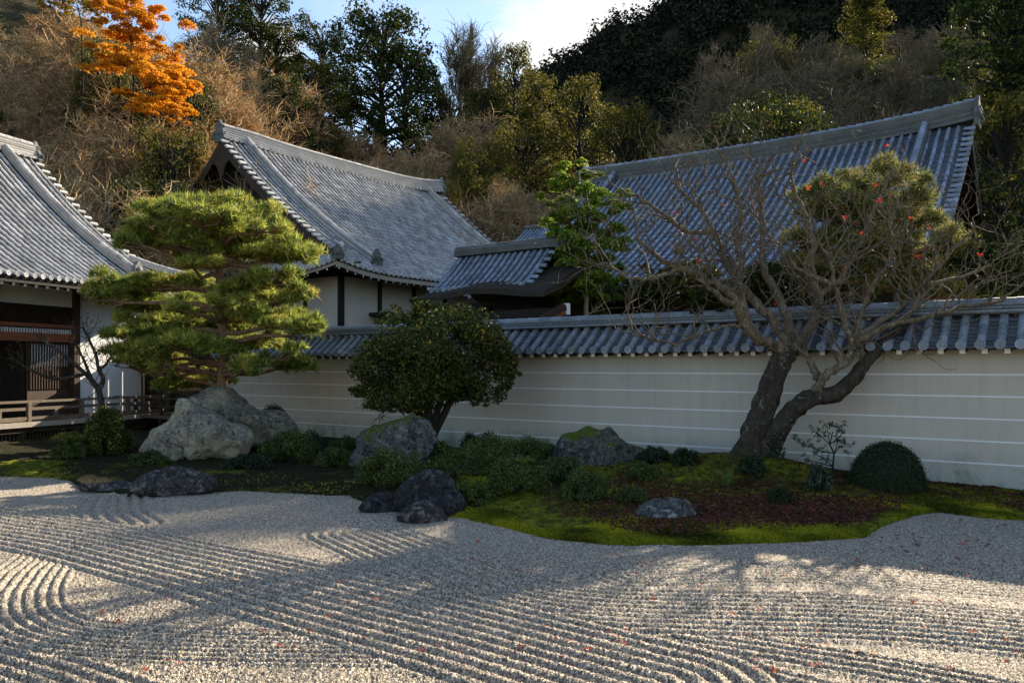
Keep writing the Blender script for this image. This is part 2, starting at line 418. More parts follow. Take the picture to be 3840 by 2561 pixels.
def twigs(mb, P0, P1, w0, w1, r=None):
    """three-sided prisms"""
    P0 = np.asarray(P0, float); P1 = np.asarray(P1, float); n = len(P0)
    T = nrm(P1-P0); A = nrm(np.cross(T, nrm(rng.normal(size=(n, 3))))); B = np.cross(T, A)
    w0 = np.broadcast_to(w0, (n,)); w1 = np.broadcast_to(w1, (n,))
    V = np.empty((n, 6, 3))
    for k in range(3):
        c, s_ = math.cos(k*2.0944), math.sin(k*2.0944)
        dv = A*c+B*s_
        V[:, k] = P0+dv*w0[:, None]; V[:, 3+k] = P1+dv*w1[:, None]
    b = np.arange(n)[:, None, None]*6
    F = (b+np.array([[0, 1, 4, 3], [1, 2, 5, 4], [2, 0, 3, 5]])[None]).reshape(-1, 4)
    rr = rng.random(n) if r is None else np.broadcast_to(r, (n,))
    mb.add(V.reshape(-1, 3), F, np.repeat(rr, 3))
def leaves(mb, C, N, size, aspect=.55, r=None, axis=None, fold=.12):
    """kite-shaped leaf faces, centre C, normal N"""
    C = np.asarray(C, float); n = len(C); N = nrm(N)
    A = rng.normal(size=(n, 3)) if axis is None else np.asarray(axis, float)
    A = nrm(A-N*(A*N).sum(1, keepdims=True)); B = np.cross(N, A)
    size = np.broadcast_to(size, (n,))[:, None]
    V = np.empty((n, 4, 3))
    V[:, 0] = C-A*size*.5; V[:, 2] = C+A*size*.5-N*size*fold
    V[:, 1] = C+B*size*.5*aspect+A*size*.08+N*size*fold; V[:, 3] = C-B*size*.5*aspect+A*size*.08+N*size*fold
    F = np.arange(n*4).reshape(n, 4)
    mb.add(V.reshape(-1, 3), F, rng.random(n) if r is None else r)

# unit pieces: x across (-.5..5), y down the slope (0..1), z up
def unit_barrel(name, mat, seg=6, r0=.9, h=1.0):
    mb = MB(); th = np.linspace(0, np.pi, seg+1)
    ring = lambda y, k, z0: np.stack([-.5*k*np.cos(th), np.full(seg+1, y), z0+.5*k*h*np.sin(th)], -1)
    V = np.concatenate([ring(0, r0, 0), ring(1, 1, 0)])
    i = np.arange(seg); F = np.stack([i, i+1, seg+2+i, seg+1+i], -1)
    mb.add(V, F, 0)
    mb.add(ring(1, 1, 0), np.arange(seg+1)[None, ::-1], 0)
    return mb.mesh(name, mat, False)
def unit_pan(name, mat, seg=4):
    mb = MB(); x = np.linspace(-.5, .5, seg+1); sag = .28*(4*x*x-1)
    a = np.stack([x, np.zeros(seg+1), sag*1.0], -1); b = np.stack([x, np.ones(seg+1), sag+.18], -1); c = b-np.array([0, 0, .22])
    V = np.concatenate([a, b, c]); i = np.arange(seg); s = seg+1
    mb.add(V, np.concatenate([np.stack([i, i+1, s+i+1, s+i], -1), np.stack([s+i, s+i+1, 2*s+i+1, 2*s+i], -1)]), 0)
    return mb.mesh(name, mat, True)
def unit_disc(name, mat, k=14):
    """round eave end tile with a raised rim and boss, axis +y, radius .5"""
    mb = MB(); th = np.arange(k)/k*2*np.pi
    rings = [(.5, 0), (.5, 1.0), (.36, 1.0), (.34, .7), (.16, .7), (.12, .95), (.001, 1.0)]
    V = np.concatenate([np.stack([r*np.cos(th), np.full(k, y*.12), r*np.sin(th)], -1) for r, y in rings])
    i, j = np.meshgrid(np.arange(len(rings)-1), np.arange(k), indexing='ij'); j2 = (j+1) % k
    mb.add(V, np.stack([i*k+j, i*k+j2, (i+1)*k+j2, (i+1)*k+j], -1).reshape(-1, 4), 0)
    return mb.mesh(name, mat, False)
def frame(pos, X, Y, Z):
    M = np.eye(4); M[:3, 0] = X; M[:3, 1] = Y; M[:3, 2] = Z; M[:3, 3] = pos
    return M
EYE = np.array([0, 0, CH])
def lay(root, name, me, Ms, limit=300, stuff_name=None):
    """the nearest `limit` pieces as objects of their own, the rest as one stuff part"""
    if not len(Ms): return
    Ms = np.asarray(Ms); Lr = np.array(root_loc(root))
    vis = np.ones(len(Ms))
    a = np.abs(Ms[:, 0, 3]/np.maximum(Ms[:, 1, 3], .1)); d = np.linalg.norm(Ms[:, :3, 3]-EYE, axis=1)
    order = np.argsort(d+1000*(a > .66))
    Ms = Ms.copy(); Ms[:, :3, 3] -= Lr
    for k in order[:limit]:
        o = bpy.data.objects.new(name, me); col.objects.link(o); o.parent = root; o.matrix_basis = Matrix(Ms[k].tolist())
    rest = Ms[order[limit:]]
    if len(rest):
        nv = len(me.vertices); co = np.empty(nv*3, np.float32); me.vertices.foreach_get('co', co); co = co.reshape(-1, 3)
        V = np.einsum('nij,vj->nvi', rest[:, :3, :3], co)+rest[:, None, :3, 3]
        mb = MB(); rr = rng.random(len(rest))
        by = {}
        for p in me.polygons: by.setdefault(len(p.vertices), []).append(list(p.vertices))
        allV = V.reshape(-1, 3); first = True
        for k, fs in by.items():
            fs = np.array(fs); F = (np.arange(len(rest))[:, None, None]*nv+fs[None]).reshape(-1, k)
            if first:
                mb.add(allV, F, np.repeat(rr, len(fs))); first = False
            else:
                mb.f.append(F.astype(np.int64)); mb.r.append(np.repeat(rr, len(fs)))
        m2 = mb.mesh(name+'_mass', me.materials[0].name, me.polygons[0].use_smooth)
        o = link(stuff_name or 'distant_'+name, m2, root); o['kind'] = 'stuff'

# ------------------------------------------------------------------ the ground
dW = np.array([-.811, .586, 0])       # along the garden wall, away to the left
nW = np.array([.586, .811, 0])        # across it, away from the garden
W0 = np.array([9.19, 14.6, 0])        # a point of the wall's garden face
def onwall(t, D=0.0, z=0.0): return W0+dW*t+nW*D+np.array([0, 0, z])

edge_uv = [(-420, 1088), (0, 1095), (120, 1098), (165, 1104), (185, 1124), (300, 1136), (495, 1134), (560, 1130), (800, 1140), (835, 1156), (940, 1182), (1080, 1194), (1250, 1236), (1400, 1251), (1600, 1253), (1800, 1246), (1985, 1236), (2020, 1212), (2090, 1188), (2150, 1178), (2250, 1190), (2351, 1197), (2800, 1230)]
edge_pts = np.array([G(u, v)[:2] for u, v in edge_uv])
edge_a = edge_pts[:, 0]/edge_pts[:, 1]
def edge_Y(a): return np.interp(a, edge_a, edge_pts[:, 1])
_rg = np.random.default_rng(77)
_ph = _rg.uniform(0, 6.28, (24, 2)); _kv = _rg.normal(0, 1, (24, 2)); _kv = _kv/np.linalg.norm(_kv, axis=1, keepdims=True)*np.geomspace(.6, 14, 24)[:, None]
def wavy(X, Y, lo=0, hi=24, p=.8):
    s = 0
    for i in range(lo, hi): s = s+np.sin(X*_kv[i, 0]+Y*_kv[i, 1]+_ph[i, 0])/np.linalg.norm(_kv[i])**p
    return s
MOUNDS = [(P(1712, 0, 16.0)[:2], .38, 1.5), (P(1500, 0, 16.5)[:2], .20, 1.6), (P(1390, 0, 17.0)[:2], .12, 1.6), (P(1000, 0, 18.6)[:2], .16, 1.8), (P(1180, 0, 15.0)[:2], .16, 1.6), (P(2030, 0, 14.6)[:2], .07, 1.2), (P(900, 0, 15.4)[:2], .10, 1.2), (P(480, 0, 21)[:2], .16, 2.5), (P(1850, 0, 15.2)[:2], .10, 1.2)]
def moss_h(X, Y):
    X = np.asarray(X, float); Y = np.asarray(Y, float)
    d = (Y-edge_Y(X/Y))*.85+.05*wavy(X, Y, 12, 24)
    h = -.07+.115*sstep(d/.22+.35)+.07*sstep(d/2.0)
    m = 0
    for c, a, r in MOUNDS: m = m+a*np.exp(-((X-c[0])**2+(Y-c[1])**2)/(r*r))
    return h+m*sstep(d/.9)+.012*wavy(X, Y, 8, 24)
def ground_z(X, Y): return float(np.maximum(moss_h(X, Y), 0.0))

# raked gravel: bands of parallel furrows
def gpath(uv): return np.array([G(u, v)[:2] for u, v in uv])
BANDS = [  # centreline (bearing, drop), half width m, furrow spacing m
    (gpath([(-500, 1128), (0, 1202), (203, 1238), (457, 1296), (795, 1380), (1100, 1457), (1500, 1568)]), .98, .170),
    (gpath([(820, 1222), (890, 1250), (1000, 1300), (1130, 1357), (1300, 1392), (1600, 1402), (2000, 1416), (2351, 1446), (2800, 1500)]), .78, .150),
    (gpath([(1300, 1415), (1500, 1450), (1750, 1490), (2050, 1540), (2351, 1600)]), .30, .142),
    (gpath([(1270, 1480), (1531, 1526), (1800, 1590), (2100, 1680)]), .42, .142),
    (gpath([(170, 1240), (95, 1290), (45, 1345), (30, 1395), (70, 1440), (170, 1466), (400, 1478), (900, 1486), (1300, 1500)]), .44, .105),
    (gpath([(262, 1142), (250, 1160), (255, 1180), (285, 1202)]), .60, .185),
    (gpath([(1450, 1318), (1700, 1310), (2000, 1322), (2351, 1346)]), .55, .13),
    (gpath([(-200, 1480), (0, 1530), (150, 1580), (300, 1640)]), .45, .14),
]
def rake_h(X, Y):
    h = np.zeros_like(X); wsum = np.zeros_like(X)
    jit = .012*wavy(X, Y, 10, 20)
    for path, hw, sp in BANDS:
        # smooth the path
        q = path
        for _ in range(3):
            q = np.concatenate([q[:1], np.stack([.75*q[:-1]+.25*q[1:], .25*q[:-1]+.75*q[1:]], 1).reshape(-1, 2), q[-1:]])
        m = (X > q[:, 0].min()-hw) & (X < q[:, 0].max()+hw) & (Y > q[:, 1].min()-hw) & (Y < q[:, 1].max()+hw)
        x, y = X[m], Y[m]
        best = np.full(len(x), 1e9); sg = np.zeros(len(x)); inside = np.ones(len(x))
        for i in range(len(q)-1):
            a, b = q[i], q[i+1]; ab = b-a; L2 = (ab**2).sum()+1e-9
            tt = np.clip(((x-a[0])*ab[0]+(y-a[1])*ab[1])/L2, 0, 1)
            dx = x-a[0]-tt*ab[0]; dy = y-a[1]-tt*ab[1]; dd = np.hypot(dx, dy)
            s_ = np.sign(ab[0]*dy-ab[1]*dx)
            u = dd < best; best[u] = dd[u]; sg[u] = s_[u]
        w = sstep((hw-best+.05)/.10)
        hb = np.cos(2*np.pi*(best*sg+jit[m])/sp); hb = (1-2*((1-hb)/2)**1.5)*min(1.1, sp/.155)
        hm = h[m]; wm = wsum[m]
        hm = np.where(w > wm, hm*(1-w)+hb*w, hm); h[m] = hm; wsum[m] = np.maximum(wm, w)
    return h
def make_ground():
    # gravel: fine sheet in front of the moss
    na, nr = 1120, 345
    a = np.linspace(-.80, .80, na); Yr = 1/np.linspace(1/4.6, 1/18.2, nr)
    A, Y = np.meshgrid(a, Yr); X = A*Y
    h = .0195*rake_h(X.ravel(), Y.ravel()).reshape(X.shape)+.006*wavy(X, Y, 4, 18)
    cell = np.clip(.0095-.0005*Y, .0032, .007)
    h = h+rng.normal(0, 1, X.shape)*cell
    X = X+rng.normal(0, .003, X.shape)
    d = Y-edge_Y(A)
    h = np.where(d > .25, -.1, h)
    keep = (d < .7)
    idx = np.arange(na*nr).reshape(nr, na)
    F = np.stack([idx[:-1, :-1], idx[:-1, 1:], idx[1:, 1:], idx[1:, :-1]], -1).reshape(-1, 4)
    ok = keep.ravel()[F].all(1); F = F[ok]
    used = np.zeros(na*nr, bool); used[F.ravel()] = True
    remap = np.cumsum(used)-1
    V = np.stack([X, Y, h], -1).reshape(-1, 3)[used]
    mb = MB(); mb.add(V, remap[F], 0)
    tag(mb.build('raked_gravel', 'gravel', smooth=True), 'pale grey gravel raked into bands of wavy furrows', kind='stuff')
    # coarse gravel yard around it
    mb = MB(); xs = np.linspace(-45, 45, 41); ys = np.linspace(-12, 20, 25); Xg, Yg = np.meshgrid(xs, ys)
    idx = np.arange(Xg.size).reshape(Xg.shape)
    mb.add(np.stack([Xg, Yg, np.full_like(Xg, -.12)], -1), np.stack([idx[:-1, :-1], idx[:-1, 1:], idx[1:, 1:], idx[1:, :-1]], -1).reshape(-1, 4), 0)
    tag(mb.build('gravel_yard', 'gravel'), 'pale gravel yard', kind='structure')
    # moss bed
    na, nr = 500, 280
    a = np.linspace(-.80, .80, na); Yr = 1/np.linspace(1/9.6, 1/36, nr)
    A, Y = np.meshgrid(a, Yr); X = A*Y
    h = moss_h(X, Y)+rng.normal(0, .010, X.shape)
    wall_side = (X-W0[0])*nW[0]+(Y-W0[1])*nW[1]
    keep = (Y > edge_Y(A)-.45) & (wall_side < .3)
    idx = np.arange(na*nr).reshape(nr, na)
    F = np.stack([idx[:-1, :-1], idx[:-1, 1:], idx[1:, 1:], idx[1:, :-1]], -1).reshape(-1, 4)
    F = F[keep.ravel()[F].all(1)]
    used = np.zeros(na*nr, bool); used[F.ravel()] = True; remap = np.cumsum(used)-1
    # bare soil inland; left-bed shade and far-left sunlit strip put into the colour
    d = (Y-edge_Y(A)).ravel()[F[:, 0]]; aa = A.ravel()[F[:, 0]]
    soil_shade = .34*sstep((d-.4)/1.2)*sstep((aa+.05)/.12)+.66*sstep((-.06-aa)/.10)*(1-.6*sstep((-.52-aa)/.06)*(d < 2.2))+.25*np.exp(-((aa-.47)/.03)**2)*(d < .5)
    mb = MB(); mb.add(np.stack([X, Y, h], -1).reshape(-1, 3)[used], remap[F], soil_shade)
    tag(mb.build('moss_bed', 'moss', smooth=True), 'green moss bed along the foot of the wall', kind='structure')
    # flat earth under everything, out to the horizon
    mb = MB(); mb.add([(-2500, -2500, -.25), (2500, -2500, -.25), (2500, 2500, -.25), (-2500, 2500, -.25)], [[0, 1, 2, 3]], 0)
    tag(mb.build('ground', 'earth'), 'bare earth ground', kind='structure')
make_ground()

# ------------------------------------------------------------------ hillside terrain
def hill_h(X, Y):
    X = np.asarray(X, float); Y = np.asarray(Y, float)
    y0 = np.interp(X, [-60, -40, -24, -12, 5, 30, 60], [42, 44, 52, 61, 63, 54, 50])
    t = np.maximum(Y-y0, 0); t = t*(1/(1+(t/58.)**4))**.25
    lx = np.maximum(-X-15, 0); lx = lx*(1/(1+(lx/60.)**4))**.25
    left = .60*lx*sstep((Y-y0+7)/11)
    rx = np.maximum(X-10, 0); right = .46*rx*(1/(1+(rx/46.)**4))**.25*sstep((Y-42)/40)
    crest = np.interp(X, [-160, -60, -20, 9, 40, 80, 130, 210, 320, 420], [8, 44, 80, 97, 118, 134, 138, 120, 80, 40])
    mnt = crest*np.exp(-((Y-290)/85.)**2)
    return np.maximum(np.interp(X, [-30, -5, 20], [.42, .56, .45])*t+left+right, mnt)+np.minimum(t*.05, 1)*.8*wavy(X*.18, Y*.18, 0, 10)
def make_hill():
    xs = np.linspace(-190, 420, 170); ys = np.linspace(36, 480, 150); X, Y = np.meshgrid(xs, ys)
    Z = hill_h(X, Y)-.05
    idx = np.arange(X.size).reshape(X.shape)
    mb = MB(); mb.add(np.stack([X, Y, Z], -1), np.stack([idx[:-1, :-1], idx[:-1, 1:], idx[1:, 1:], idx[1:, :-1]], -1).reshape(-1, 4), 0)
    tag(mb.build('hillside', 'forest_floor', smooth=True), 'steep wooded hillside behind the temple', kind='structure')
make_hill()
# ------------------------------------------------------------------ tiled roofs
BAR_W = unit_barrel('cover_tile_warm', 'tile_sunlit_tone', 6, .68); BAR_C = unit_barrel('cover_tile_cool', 'tile_shade_tone', 6, .70); BAR_G = unit_barrel('cover_tile_garden', 'tile_garden_wall', 8, .90)
BAR_R = unit_barrel('ridge_tile_clay', 'ridge_clay'); BAR_RD = unit_barrel('ridge_tile_dark', 'ridge_dark')
DISC_W = unit_disc('eave_tile_warm', 'tile_sunlit_tone'); DISC_C = unit_disc('eave_tile_cool', 'tile_shade_tone'); DISC_G = unit_disc('eave_tile_garden', 'tile_garden_wall')
PAN_G = unit_pan('pan_tile_garden', 'tile_pan_dark')

class Roof:
    """curved tile slope: O eave corner, A along the eave, B level towards the ridge"""
    def __init__(s, O, A, B, W, c1, c2, lift=0.0, lift_len=4.0, L=None):
        s.O = np.asarray(O, float); s.A = nrm(A); s.B = nrm(B); s.W = W; s.c1 = c1; s.c2 = c2; s.lift = lift; s.ll = lift_len; s.L = L
    def z(s, a, e):
        up = s.lift*np.clip(1-np.asarray(a)/s.ll, 0, 1.4)**2
        if s.L: up = up+s.lift*np.clip(1-(s.L-np.asarray(a))/s.ll, 0, 1.4)**2
        return s.c1*e+s.c2*e*e+up*np.clip(1-np.asarray(e)/3.5, 0, 1)
    def pt(s, a, e, dz=0.0):
        a, e = np.broadcast_arrays(np.asarray(a, float), np.asarray(e, float))
        p = s.O+a[..., None]*s.A+e[..., None]*s.B
        p = np.array(p); p[..., 2] += s.z(a, e)+dz
        return p
    def fr(s, a, e):
        d = nrm(s.pt(a, e-.05)-s.pt(a, e+.05)); X = s.A; Z = np.cross(X, d)
        if Z[2] < 0: X = -X; Z = -Z
        return X, d, nrm(Z)
def cover_tiles(root, R, rows, emaxf, eminf, me, wid, run, hgt=1.0, limit=300, disc=None, disc_limit=60):
    Ms = []; Ds = []
    for a in rows:
        e0, e1 = eminf(a), emaxf(a)
        n = max(1, int(round((e1-e0)/run)))
        if e1-e0 < .12: continue
        es = np.linspace(e0, e1, n+1)
        for i in range(n):
            p0 = R.pt(a, es[i+1]); p1 = R.pt(a, es[i]); X, d, Z = R.fr(a, (es[i]+es[i+1])/2)
            j = rng.normal(0, .004)
            Ms.append(frame(p0+Z*.0+X*j, X*wid, (p1-p0)*1.03, Z*wid*hgt))
        if disc is not None and e0 < .05:
            X, d, Z = R.fr(a, e0+.02)
            Ds.append(frame(R.pt(a, e0)+d*.01+Z*.05, X*wid*1.1, nrm(d*np.array([1, 1, .0]))*wid*1.1, np.array([0, 0, 1.0])*wid*1.1))
    lay(root, 'cover_tile', me, Ms, limit)
    if Ds: lay(root, 'eave_tile', disc, Ds, disc_limit)
def pan_sheet(root, R, a0, a1, emaxf, eminf, run, mat, na=24, name='pan_tiles', under=.10):
    mb = MB(); aa = np.linspace(a0, a1, na)
    e_top = max(emaxf(x) for x in aa); n = max(2, int(round(e_top/run)))
    ed = np.linspace(0, e_top, n+1)
    for i in range(n):
        lo = np.clip(ed[i], [eminf(x) for x in aa], [emaxf(x) for x in aa]); hi = np.clip(ed[i+1], [eminf(x) for x in aa], [emaxf(x) for x in aa])
        pl = R.pt(aa, lo, .012); ph = R.pt(aa, hi, -.022); pb = R.pt(aa, lo, -.05)
        V = np.concatenate([pl, ph, pb]); k = np.arange(na-1)
        ok = (hi[:-1]-lo[:-1] > .01) | (hi[1:]-lo[1:] > .01)
        k = k[ok]
        if not len(k): continue
        F = np.concatenate([np.stack([k, k+1, na+k+1, na+k], -1), np.stack([2*na+k, 2*na+k+1, k+1, k], -1)])
        mb.add(V, F, np.concatenate([rng.random(len(k))]*2))
    o = mb.build(name, mat, root); o['kind'] = 'stuff'
    mb = MB(); es = np.linspace(0, 1, 12); Vt = []; Vl = []
    E0 = np.array([eminf(x) for x in aa]); E1 = np.array([emaxf(x) for x in aa])
    for q in es: Vl.append(R.pt(aa, E0+(E1-E0)*q, -under))
    V = np.stack(Vl); idx = np.arange(12*na).reshape(12, na)
    mb.add(V, np.stack([idx[:-1, :-1], idx[1:, :-1], idx[1:, 1:], idx[:-1, 1:]], -1).reshape(-1, 4), 0)
    mb.build('roof_boarding', 'wood_black', root, smooth=True)
def ridge_stack(root, pts, side, courses, w0, h, mat, roll_me, roll_w=.2, seg=.32, limit=300, caps=True):
    """stacked flat ridge courses with a row of barrel tiles on top"""
    pts = np.asarray(pts, float); side = nrm(side); up = np.array([0, 0, 1.0])
    z = 0
    for i in range(courses):
        w = w0*(1-.10*i/courses) if i else w0*1.12
        mb = MB(); hh = h*.86
        lip = .018
        sweep(mb, pts+up*z, side, up, [(-w/2, 0), (w/2, 0), (w/2+lip, hh*.55), (w/2+lip, hh), (-w/2-lip, hh), (-w/2-lip, hh*.55)], rng.random())
        mb.build('ridge_course', mat, root)
        mb = MB(); sweep(mb, pts+up*(z+hh), side, up, [(-w*.42, 0), (w*.42, 0), (w*.42, h-hh), (-w*.42, h-hh)], 0); mb.build('ridge_joint', 'tile_pan_dark', root)
        z += h
    # cumulative length
    d = np.r_[0, np.cumsum(np.linalg.norm(np.diff(pts, axis=0), axis=1))]
    n = max(2, int(d[-1]/seg)); s = np.linspace(0, d[-1], n+1)
    q = np.stack([np.interp(s, d, pts[:, k]) for k in range(3)], -1)+up*z
    Ms = []
    for i in range(n):
        v = q[i+1]-q[i]; Z = np.cross(side, nrm(v)); S = side
        if Z[2] < 0: Z = -Z; S = -side
        Ms.append(frame(q[i], S*roll_w, v*1.02, Z*roll_w*1.1))
    lay(root, 'ridge_tile', roll_me, Ms, limit)
    return z
def ridge_ornament(root, pos, face, side, w, h, mat='ridge_clay', name='ridge_ornament'):
    """shaped end tile with shoulders, horns and a boss"""
    prof = np.array([(-.5, 0), (.5, 0), (.56, .16), (.44, .28), (.52, .42), (.36, .60), (.40, .74), (.22, .82), (.10, 1.0), (-.10, 1.0), (-.22, .82), (-.40, .74), (-.36, .60), (-.52, .42), (-.44, .28), (-.56, .16)])*np.array([w, h])
    face = nrm(face); side = nrm(side); pos = np.asarray(pos, float); up = np.array([0, 0, 1.0])
    mb = MB(); sweep(mb, [pos, pos+face*.14], side, up, prof, .4)
    o = mb.build(name, mat, root)
    mb = MB(); th = np.arange(10)/10*2*np.pi
    c = pos+face*.14+up*h*.48
    ring = lambda r, d: c+face*d+(side*np.cos(th)[:, None]+up*np.sin(th)[:, None])*r
    V = np.concatenate([ring(w*.30, 0), ring(w*.26, .06), ring(w*.14, .09), ring(.005, .10)])
    i, j = np.meshgrid(np.arange(3), np.arange(10), indexing='ij'); j2 = (j+1) % 10
    mb.add(V, np.stack([i*10+j, i*10+j2, (i+1)*10+j2, (i+1)*10+j], -1).reshape(-1, 4), 0)
    for s_ in (-1, 1):
        tube(mb, [pos+face*.10+side*s_*w*.38+up*h*.2, pos+face*.2+side*s_*w*.52+up*h*.32, pos+face*.16+side*s_*w*.46+up*h*.5], [w*.10, w*.08, w*.03], 6)
    mb.build('boss', mat, o)
    return o
def verge_tiles(root, R, a, e0, e1, out, me, wid=.2, run=.27, ln=.34, limit=300):
    Ms = []; n = int((e1-e0)/run)
    for i in range(n):
        e = e0+(i+.5)*(e1-e0)/n
        p = R.pt(a, e); X, d, Z = R.fr(a, e); Y = nrm(np.asarray(out, float))
        X2 = d; Z2 = np.cross(X2, Y)
        if Z2[2] < 0: X2 = -X2; Z2 = -Z2
        Ms.append(frame(p-Y*.05+Z*.02, X2*wid, Y*ln+np.array([0, 0, -.05]), Z2*wid))
    lay(root, 'verge_tile', me, Ms, limit)
def bargeboard(root, R, a, e0, e1, out, h=.42, th=.1, mat='wood_dark', drop=.16, name='bargeboard'):
    es = np.linspace(e0, e1, 18); pts = R.pt(np.full(18, a), es, -drop)
    mb = MB(); sweep(mb, pts, nrm(out), (0, 0, 1), [(-th/2, -h), (th/2, -h), (th/2, 0), (-th/2, 0)], .3)
    return mb.build(name, mat, root)
def eave_trim(root, R, a0, a1, fascia_mat, rafters=True, spacing=.38, depth=1.7, drop=.12, tip='tip_white', fh=.13):
    aa = np.linspace(a0, a1, 20)
    mb = MB(); pts = R.pt(aa, np.full(20, .06), -drop)
    sweep(mb, pts, R.B, (0, 0, 1), [(-.03, -fh), (.05, -fh), (.05, .06), (-.03, .06)], .4)
    mb.build('eave_board', fascia_mat, root)
    if not rafters: return
    for a in np.arange(a0+.1, a1, spacing):
        if R.L is None and a < depth: depth_a = max(.5, a)
        else: depth_a = depth
        p0 = R.pt(a, .12, -drop-fh-.06); p1 = R.pt(a, depth_a, -drop-fh-.06); p1[2] = p0[2]+(p1[2]-p0[2])*.5
        mb = MB(); beam(mb, p0, p1, R.A, .09, .11, .5); raf = mb.build('rafter', 'wood_black', root)
        mb = MB(); dd = nrm(p1-p0); beam(mb, p0-dd*.012, p0-dd*.001, R.A, .085, .105, .5); mb.build('rafter_tip', tip, raf)

# ------------------------------------------------------------------ garden wall
def garden_wall():
    root = empty('garden_wall', onwall(12, .2), 'long cream plaster garden wall with five white lines and a tiled coping', 'wall')
    t0, t1 = -3.5, 23.6; L = t1-t0
    mb = MB(); N = 60; ts = np.linspace(t0, t1, N)
    prof = [(0, -.2), (.45, -.2), (.45, 2.72), (0, 2.72)]
    sweep(mb, np.array([onwall(x) for x in ts]), nW, (0, 0, 1), prof, 0)
    mb.build('wall_body', 'garden_plaster', root)
    for z in (2.166, 1.765, 1.352, .94, .529):
        mb = MB(); box(mb, onwall((t0+t1)/2, .0, z), dW*L/2, nW*.006, np.array([0, 0, .0125]), .5); mb.build('stripe', 'stripe_white', root)
    mb = MB(); box(mb, onwall((t0+t1)/2, .225, 2.66), dW*L/2, nW*.30, np.array([0, 0, .035]), .5); mb.build('wall_plate', 'wood_dark', root)
    # tip-ended rafters under the eave
    for t in np.arange(t0+.2, t1-.1, .352):
        mb = MB(); beam(mb, onwall(t, -.40, 2.60), onwall(t, -.02, 2.66), dW, .09, .09, .5); rf = mb.build('rafter', 'wood_dark', root)
        mb = MB(); beam(mb, onwall(t, -.413, 2.598), onwall(t, -.4015, 2.60), dW, .094, .10, .5); mb.build('rafter_tip', 'tip_white', rf)
    mb = MB(); sweep(mb, np.array([onwall(x) for x in (t0, t1)]), nW, (0, 0, 1), [(-.50, 2.645), (-.44, 2.645), (.22, 3.16), (.88, 2.645), (.94, 2.645), (.22, 3.22)], .4); mb.build('roof_boarding', 'wood_black', root)
    R = Roof(onwall(t0, -.55, 2.67), dW, nW, .8, .72, .10)
    R2 = Roof(onwall(t0, 1.0, 2.67), dW, -nW, .8, .72, .10)
    rows = np.arange(.16, L, .305)
    cover_tiles(root, R, rows, lambda a: .74, lambda a: 0, BAR_G, .165, .245, limit=300, disc=DISC_G, disc_limit=100)
    Ms = []
    for a in rows+.1525:
        es = np.linspace(0, .74, 9)
        for i in range(8):
            p0 = R.pt(a, es[i+1]); p1 = R.pt(a, es[i]-.02); X, d, Z = R.fr(a, es[i]+.04)
            Ms.append(frame(p0+Z*.012, X*.24, p1-p0, Z*.14))
    lay(root, 'pan_tile', PAN_G, Ms, 300)
    pan_sheet(root, R2, 0, L, lambda a: .74, lambda a: 0, .25, 'tile_pan_dark', 6, under=.06)
    pts = np.array([onwall(t, .225, 3.30) for t in np.linspace(t0, t1, 14)])
    ridge_stack(root, pts, nW, 3, .36, .062, 'tile_garden_wall', BAR_G, .19, .36, 100)
    # rough stones at the wall foot
    return root
garden_wall()

